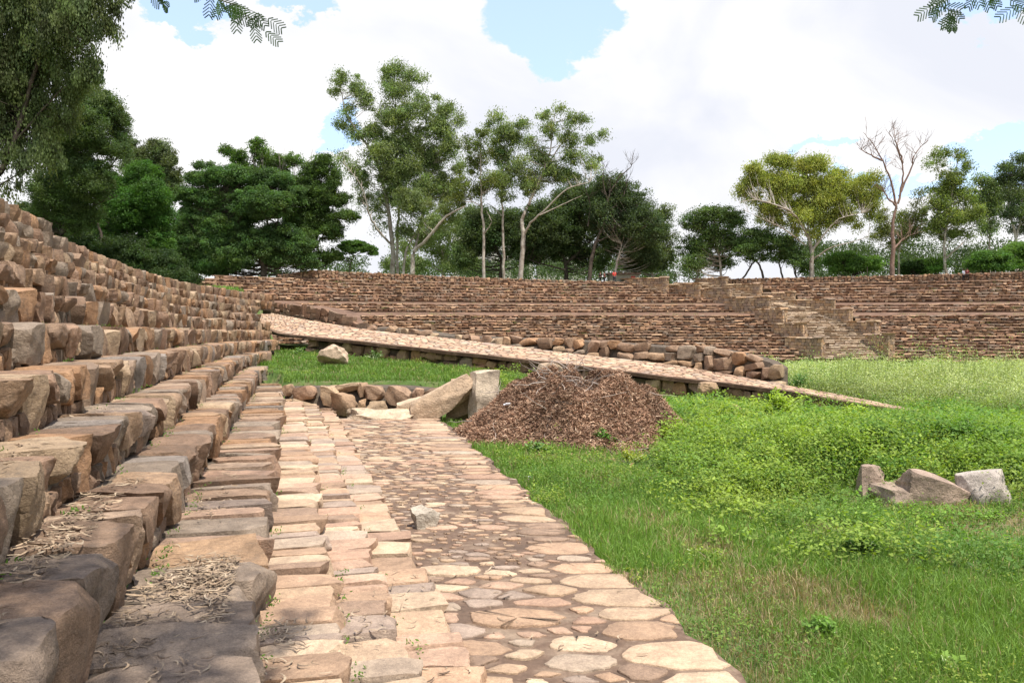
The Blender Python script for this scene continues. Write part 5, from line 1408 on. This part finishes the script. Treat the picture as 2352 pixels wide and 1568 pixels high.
for (x_, y_, w_, h_, c_) in [(rng.uniform(1480, 2500), None, 0, 0, None) for _ in range(380)]:
    y_ = 8.8 + (4 if rng.random() < .8 else 0) + 18 * rng.random() ** 1.5; X_ = (x_ - CX) * y_ / F
    if (y_ > 26.0 and x_ > 1800) or y_ > np.interp(x_, [1206, 1486, 1765], [38, 35.6, 33]) - 5: continue
    if not is_green(np.array([X_]), np.array([y_]))[0] or (abs(X_ - 5.9) < 1.7 and 9.2 < y_ < 12.4) or x_ < 1500 + 25 * max(0, 14 - y_): continue
    w_ = rng.uniform(.35, .95); yl = rng.random()
    domes(mb, [X_], [y_], [w_], [w_ * rng.uniform(.5, .85)], [380 * (w_ / .6) ** 1.6], .062, [np.array((.10, .21, .038)) * (1 - yl) + np.array((.27, .36, .06)) * yl])
for i in range(60):
    x_ = rng.uniform(1940, 2400); y_ = rng.choice([rng.uniform(13.0, 14.4), rng.uniform(10.6, 11.3)], p=[.65, .35]); w_ = rng.uniform(.18, .36)
    domes(mb, [(x_ - CX) * y_ / F], [y_], [w_], [w_ * .8], [130], .045, [np.array((.16, .28, .045)) * rng.uniform(.7, 1.4)])
tag(mb.build('undergrowth', M_LEAF, smooth=False), 'knee high mounded green undergrowth filling the middle of the arena floor', 'undergrowth', kind='stuff')
X, D = scatter(15000, 4.8, 60)
w_ = vn(X, D, 1.0, 61) + .9 * sm(1, 5, X) * sm(9, 13, D) + .35 * (D > 14)
m = (w_ > rng.uniform(-.6, 1.0, len(X))) & (rng.random(len(X)) > .85 * dryness(X, D)); X, D = X[m], D[m]
yel = np.clip(.35 + .5 * vn(X, D, .8, 62) + .25 * rng.normal(0, 1, len(X)), 0, 1)[:, None]
col = np.array((.12, .23, .045)) * (1 - yel) + np.array((.28, .34, .06)) * yel
mb = MB(); leafy(mb, X, D, rng.uniform(.05, .20, len(X)) * (1 + .02 * D + .9 * sm(1, 5, X) * sm(9, 13, D)), 26, rng.uniform(.07, .2, len(X)) * (1 + .05 * D), .032, col)
tag(mb.build('ground_cover', M_LEAF, smooth=False), 'low broad leaved weeds spread through the grass', 'ground cover', kind='stuff')

# pale feathery weeds beyond the ramp
mb = MB(); n = 1500
D = 24 * (66 / 24) ** rng.random(n); X = D * rng.uniform(.29, .74, n)
xi = CX + F * X / D; nearD = np.interp(xi, [1700, 1780, 1960, 2095, 2352, 2700], [38.5, 36.8, 34.2, 31.2, 25.5, 24])
m = (D > nearD + rng.exponential(.8, n)) & (np.hypot(X - CXF, D - CYF) < 51.8); X, D = X[m], D[m]; n = len(X)
big = np.clip(.5 + .5 * vn(X, D, 2.2, 71), 0, 1)
W = rng.uniform(.3, .7, n) * (1 + .008 * D) * np.where(rng.random(n) < .3, 2.0, 1); H = np.where(W > .95, 1.5, .7) * (.45 + .85 * big) * rng.uniform(.6, 1.2, n) * (.55 + .45 * sm(0, 3, D - np.interp(CX + F * X / D, [1700, 1780, 1960, 2095, 2352, 2700], [38.5, 36.8, 34.2, 31.2, 25.5, 24])))
H = H * np.interp(D, [28, 42, 58, 80], [1.15, 1.0, .5, .28])
pale = np.clip(.65 + .5 * vn(X, D, 1.8, 72) + .2 * rng.normal(0, 1, n), 0, 1)[:, None]
domes(mb, X, D, W, H, 150 * (W / .6) ** 1.5, .030, np.array((.19, .30, .08)) * (1 - pale) + np.array((.43, .47, .22)) * pale, up=1.2, grad=.55)
n2 = 420
D2 = 27 * (70 / 27) ** rng.random(n2); X2 = D2 * rng.uniform(.29, .74, n2); xi = CX + F * X2 / D2
m = (D2 > np.interp(xi, [1700, 1780, 1960, 2095, 2352, 2700], [39.5, 37.8, 35.2, 32.2, 27, 26])) & (np.hypot(X2 - CXF, D2 - CYF) < 51.0); X2, D2 = X2[m], D2[m]; n2 = len(X2)
W2 = rng.uniform(.7, 1.5, n2); H2 = rng.uniform(.8, 1.45, n2) * np.interp(D2, [28, 42, 58, 80], [.9, 1.0, .85, .62])
p2 = np.clip(.7 + .35 * rng.normal(0, 1, n2), 0, 1)[:, None]
domes(mb, X2, D2, W2, H2, 420 * (W2 / 1.0) ** 1.5, .028, np.array((.17, .27, .07)) * (1 - p2) + np.array((.43, .48, .23)) * p2, up=1.2, grad=.8)
i = rng.integers(0, n, 9000)
hh = H[i] * rng.uniform(.9, 1.5, 9000)
blades(mb, X[i] + rng.normal(0, .35, 9000), D[i] + rng.normal(0, .3, 9000), hh, .00055 * D[i], np.tile((.30, .36, .15), (9000, 1)) * rng.uniform(.7, 1.2, (9000, 1)), .15)
tag(mb.build('tall_weeds', M_GRASS, smooth=False), 'tall pale feathery weeds in front of the far stairway', 'weeds', kind='stuff')

# single shrubs and plants one can point to
def shrub(x, D, wpx, hpx, label, c, n_=420, ls=.07, name='shrub', stems=5, grp='shrubs in the arena grass'):
    X0 = (x - CX) * D / F; z = float(ground_z(X0, D)); k = D / F; W_ = wpx * k / 2; H_ = hpx * k
    root = empty(name, (X0, D, z), label, 'shrub', grp)
    sm_ = MB(); lm_ = MB(); tips = []
    for i in range(stems * 3):
        a = rng.uniform(0, 6.28); q = rng.uniform(.1, .95); e = np.array([X0 + W_ * q * math.cos(a), D + W_ * .7 * q * math.sin(a), z + H_ * rng.uniform(.5, 1.0) * (1 - .5 * q * q)])
        s0 = np.array([X0 + rng.normal(0, .06), D + rng.normal(0, .06), z - .03]); mid = (s0 + e) / 2 + np.array([0, 0, .1 * H_])
        p_ = resample([s0, mid, e], 4); tube(sm_, p_, np.linspace(.010, .003, len(p_)), 4, (.9, 1.0, .6)); tips.append(p_)
    P_ = np.vstack([t[3:] for t in tips]); idx = rng.integers(0, len(P_), n_)
    pos = P_[idx] + rng.normal(0, .09 * max(W_, .3), (n_, 3)) * np.array([1, 1, .8]); pos[:, 2] = np.maximum(pos[:, 2], z + .03)
    d = rdir(n_, .45); s = np.cross(d, np.array([0, 0, 1.0]) + rng.normal(0, .4, (n_, 3))); s /= np.linalg.norm(s, axis=1)[:, None]
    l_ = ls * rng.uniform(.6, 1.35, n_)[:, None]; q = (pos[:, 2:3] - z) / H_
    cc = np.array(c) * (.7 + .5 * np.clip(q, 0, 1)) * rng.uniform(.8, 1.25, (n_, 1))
    V = np.stack([pos - d * l_ * .5, pos - d * l_ * .05 + s * l_ * .27, pos + d * l_ * .5, pos - d * l_ * .05 - s * l_ * .27], 1).reshape(-1, 3)
    lm_.add(V, np.arange(4 * n_).reshape(n_, 4), np.repeat(cc, 4, axis=0))
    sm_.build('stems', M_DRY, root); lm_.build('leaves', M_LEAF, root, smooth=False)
YG = (.28, .38, .055); GR = (.13, .26, .045); BG = (.08, .17, .04)
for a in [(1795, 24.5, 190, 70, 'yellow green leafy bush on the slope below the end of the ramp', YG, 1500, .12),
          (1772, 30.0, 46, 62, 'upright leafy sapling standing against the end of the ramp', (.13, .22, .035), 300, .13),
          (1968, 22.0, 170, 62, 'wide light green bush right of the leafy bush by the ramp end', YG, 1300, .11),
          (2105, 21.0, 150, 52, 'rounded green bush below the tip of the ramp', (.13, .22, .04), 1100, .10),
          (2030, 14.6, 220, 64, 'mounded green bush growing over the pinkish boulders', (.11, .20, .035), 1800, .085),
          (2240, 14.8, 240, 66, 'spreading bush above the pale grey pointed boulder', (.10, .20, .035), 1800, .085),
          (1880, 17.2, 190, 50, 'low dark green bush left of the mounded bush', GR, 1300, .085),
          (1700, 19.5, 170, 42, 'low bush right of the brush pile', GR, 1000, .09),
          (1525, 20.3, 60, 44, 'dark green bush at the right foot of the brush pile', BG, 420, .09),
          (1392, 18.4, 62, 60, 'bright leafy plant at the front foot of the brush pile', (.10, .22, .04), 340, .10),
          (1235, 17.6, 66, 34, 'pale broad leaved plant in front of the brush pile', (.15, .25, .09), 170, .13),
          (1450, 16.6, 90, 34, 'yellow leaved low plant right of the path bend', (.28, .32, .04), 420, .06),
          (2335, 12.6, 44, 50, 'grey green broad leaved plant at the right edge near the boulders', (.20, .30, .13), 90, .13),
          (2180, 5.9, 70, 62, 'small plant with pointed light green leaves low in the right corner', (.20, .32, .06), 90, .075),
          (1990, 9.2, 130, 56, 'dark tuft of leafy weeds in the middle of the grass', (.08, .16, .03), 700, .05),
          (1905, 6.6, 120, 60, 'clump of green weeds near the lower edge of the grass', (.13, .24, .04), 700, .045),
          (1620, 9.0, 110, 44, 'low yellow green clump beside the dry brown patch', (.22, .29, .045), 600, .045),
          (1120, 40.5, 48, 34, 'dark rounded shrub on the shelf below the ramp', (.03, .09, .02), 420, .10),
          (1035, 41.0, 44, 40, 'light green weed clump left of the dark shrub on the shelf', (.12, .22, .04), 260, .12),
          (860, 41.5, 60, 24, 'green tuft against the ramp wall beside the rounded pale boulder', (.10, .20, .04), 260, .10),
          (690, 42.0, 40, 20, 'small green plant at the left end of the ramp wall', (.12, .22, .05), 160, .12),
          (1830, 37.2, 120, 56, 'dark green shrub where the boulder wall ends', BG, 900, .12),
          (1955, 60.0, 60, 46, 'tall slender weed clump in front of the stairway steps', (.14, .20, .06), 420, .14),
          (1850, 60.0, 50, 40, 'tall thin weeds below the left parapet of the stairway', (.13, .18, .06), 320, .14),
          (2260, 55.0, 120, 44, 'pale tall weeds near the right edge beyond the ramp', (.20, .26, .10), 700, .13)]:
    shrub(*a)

# ------------------------------------------------------------------ dry pods and litter on the steps
mb = MB()
def pods(n, pr, dr, row, dens=1):
    h0 = LROWS[row][0] if row >= 0 else 2.42
    D = rng.uniform(*dr, n); p = rng.uniform(*pr, n)
    m = (vn(p, D, .28, 90 + row) + rng.normal(0, .35, n)) > .15
    D, p = D[m], p[m]; s = (D - p * NY) / TY
    pos = np.stack([p * NX + s * TX, D, EYE - h0 - SLOPE * D + rng.uniform(.012, .035, len(D))], 1)
    col = .68 * np.array([(.46, .34, .23), (.36, .26, .175), (.56, .44, .31), (.24, .17, .12)])[rng.choice(4, len(D), p=[.4, .3, .18, .12])] * rng.uniform(.8, 1.2, (len(D), 1))
    nrm = np.array([0, 0, 1.0]) + rng.normal(0, .3, (len(D), 3)); nrm /= np.linalg.norm(nrm, axis=1)[:, None]
    strips(mb, pos, rdir(len(D), .08), nrm, rng.uniform(.05, .13, len(D)), rng.uniform(.009, .016, len(D)), col, rng.uniform(0, 1.0, len(D)), 5)
pods(3600, (0.40, 1.05), (2.2, 6.5), 3); pods(1100, (1.25, 1.6), (3.2, 8), 4); pods(260, (1.7, 2.1), (4, 9), 5)
pods(2200, (-.2, .22), (2.5, 6.0), 2); pods(200, (-.7, -.35), (2.5, 7), 1); pods(120, (-1.2, -.8), (3, 8), 0); pods(350, (.6, 1.1), (6, 12), 3); pods(160, (-3, -1.3), (4.5, 12), -1)
tag(mb.build('seed_pods', M_DRY, smooth=False), 'dry curled seed pods lying on the lowest seating rows', 'seed pods', kind='stuff')
# small green shoots in the joints of the steps
mb = MB(); Xs = []; Ds = []; Zs = []
for row, (h0, p0, de) in enumerate(LROWS[:8]):
    pn = LROWS[row + 1][1]
    for i in range(26):
        D_ = 2.5 * (de / 2.5) ** rng.random(); p_ = pn - rng.uniform(.03, .12)
        s_ = (D_ - p_ * NY) / TY; x_ = p_ * NX + s_ * TX + float(bend(D_)); m = 9
        pos = np.array([x_, D_, EYE - h0 - SLOPE * D_ + .03]) + rng.normal(0, .03, (m, 3)) * np.array([1, 2.2, .5])
        leaves(mb, pos, .035, .014, np.array((.12, .22, .04)) * rng.uniform(.7, 1.3, (m, 1)), 0)
for i in range(150):
    R_, k_, kd = FROWS[rng.integers(0, len(FROWS))]; x_ = rng.uniform(700, 2400)
    if 1480 < x_ < 2060: continue
    X_, D_ = farpt(R_ + .6, x_); m = 26
    pos = np.array([X_, D_, EYE + k_ + .06]) + rng.normal(0, 1, (m, 3)) * np.array([.28, .12, .09]) * rng.uniform(.5, 1.6)
    leaves(mb, pos, .13, .06, np.array((.14, .22, .05)) * rng.uniform(.7, 1.3, (m, 1)), 0)
for i in range(120):
    R_, k_, kd = FROWS[15 if i % 2 else 18]; x_ = rng.uniform(700, 2400); 
    if 1600 < x_ < 2060: continue
    X_, D_ = farpt(R_ + rng.uniform(.6, 2.2), x_); m = 20
    pos = np.array([X_, D_, EYE + float(np.interp(R_ + 1.4, rr, kk)) + .02]) + rng.normal(0, 1, (m, 3)) * np.array([.4, .2, .06])
    leaves(mb, pos, .12, .05, np.array((.15, .21, .05)) * rng.uniform(.7, 1.3, (m, 1)), 0)
tag(mb.build('joint_weeds', M_LEAF, smooth=False), 'tiny green weeds sprouting in the joints of the seating steps', 'weeds', kind='stuff')
M_LIT = noise_mat('white_plastic', (.6, .6, .62), (.8, .8, .82), 3, .2)
for (x, y, D_, w, lab) in [(1168, 912, 20.0, 16, 'crumpled white paper on the left slope of the brush pile'), (1068, 1012, 17.5, 16, 'white plastic scrap in the grass at the path edge'), (1215, 1080, 14.5, 12, 'pale scrap of litter in the grass below the brush pile')]:
    X0 = (x - CX) * D_ / F; z0 = float(ground_z(X0, D_) + pile_h(X0, D_)); mb = MB()
    stone(mb, np.array([X0, D_, z0 + .05]), XA, YA, ZA, (w * D_ / F, .1, .06), 6, .2, 7, .25, (1, 1, 1))
    tag(mb.build('litter_scrap', M_LIT, smooth=False), lab, 'litter', 'scraps of litter')
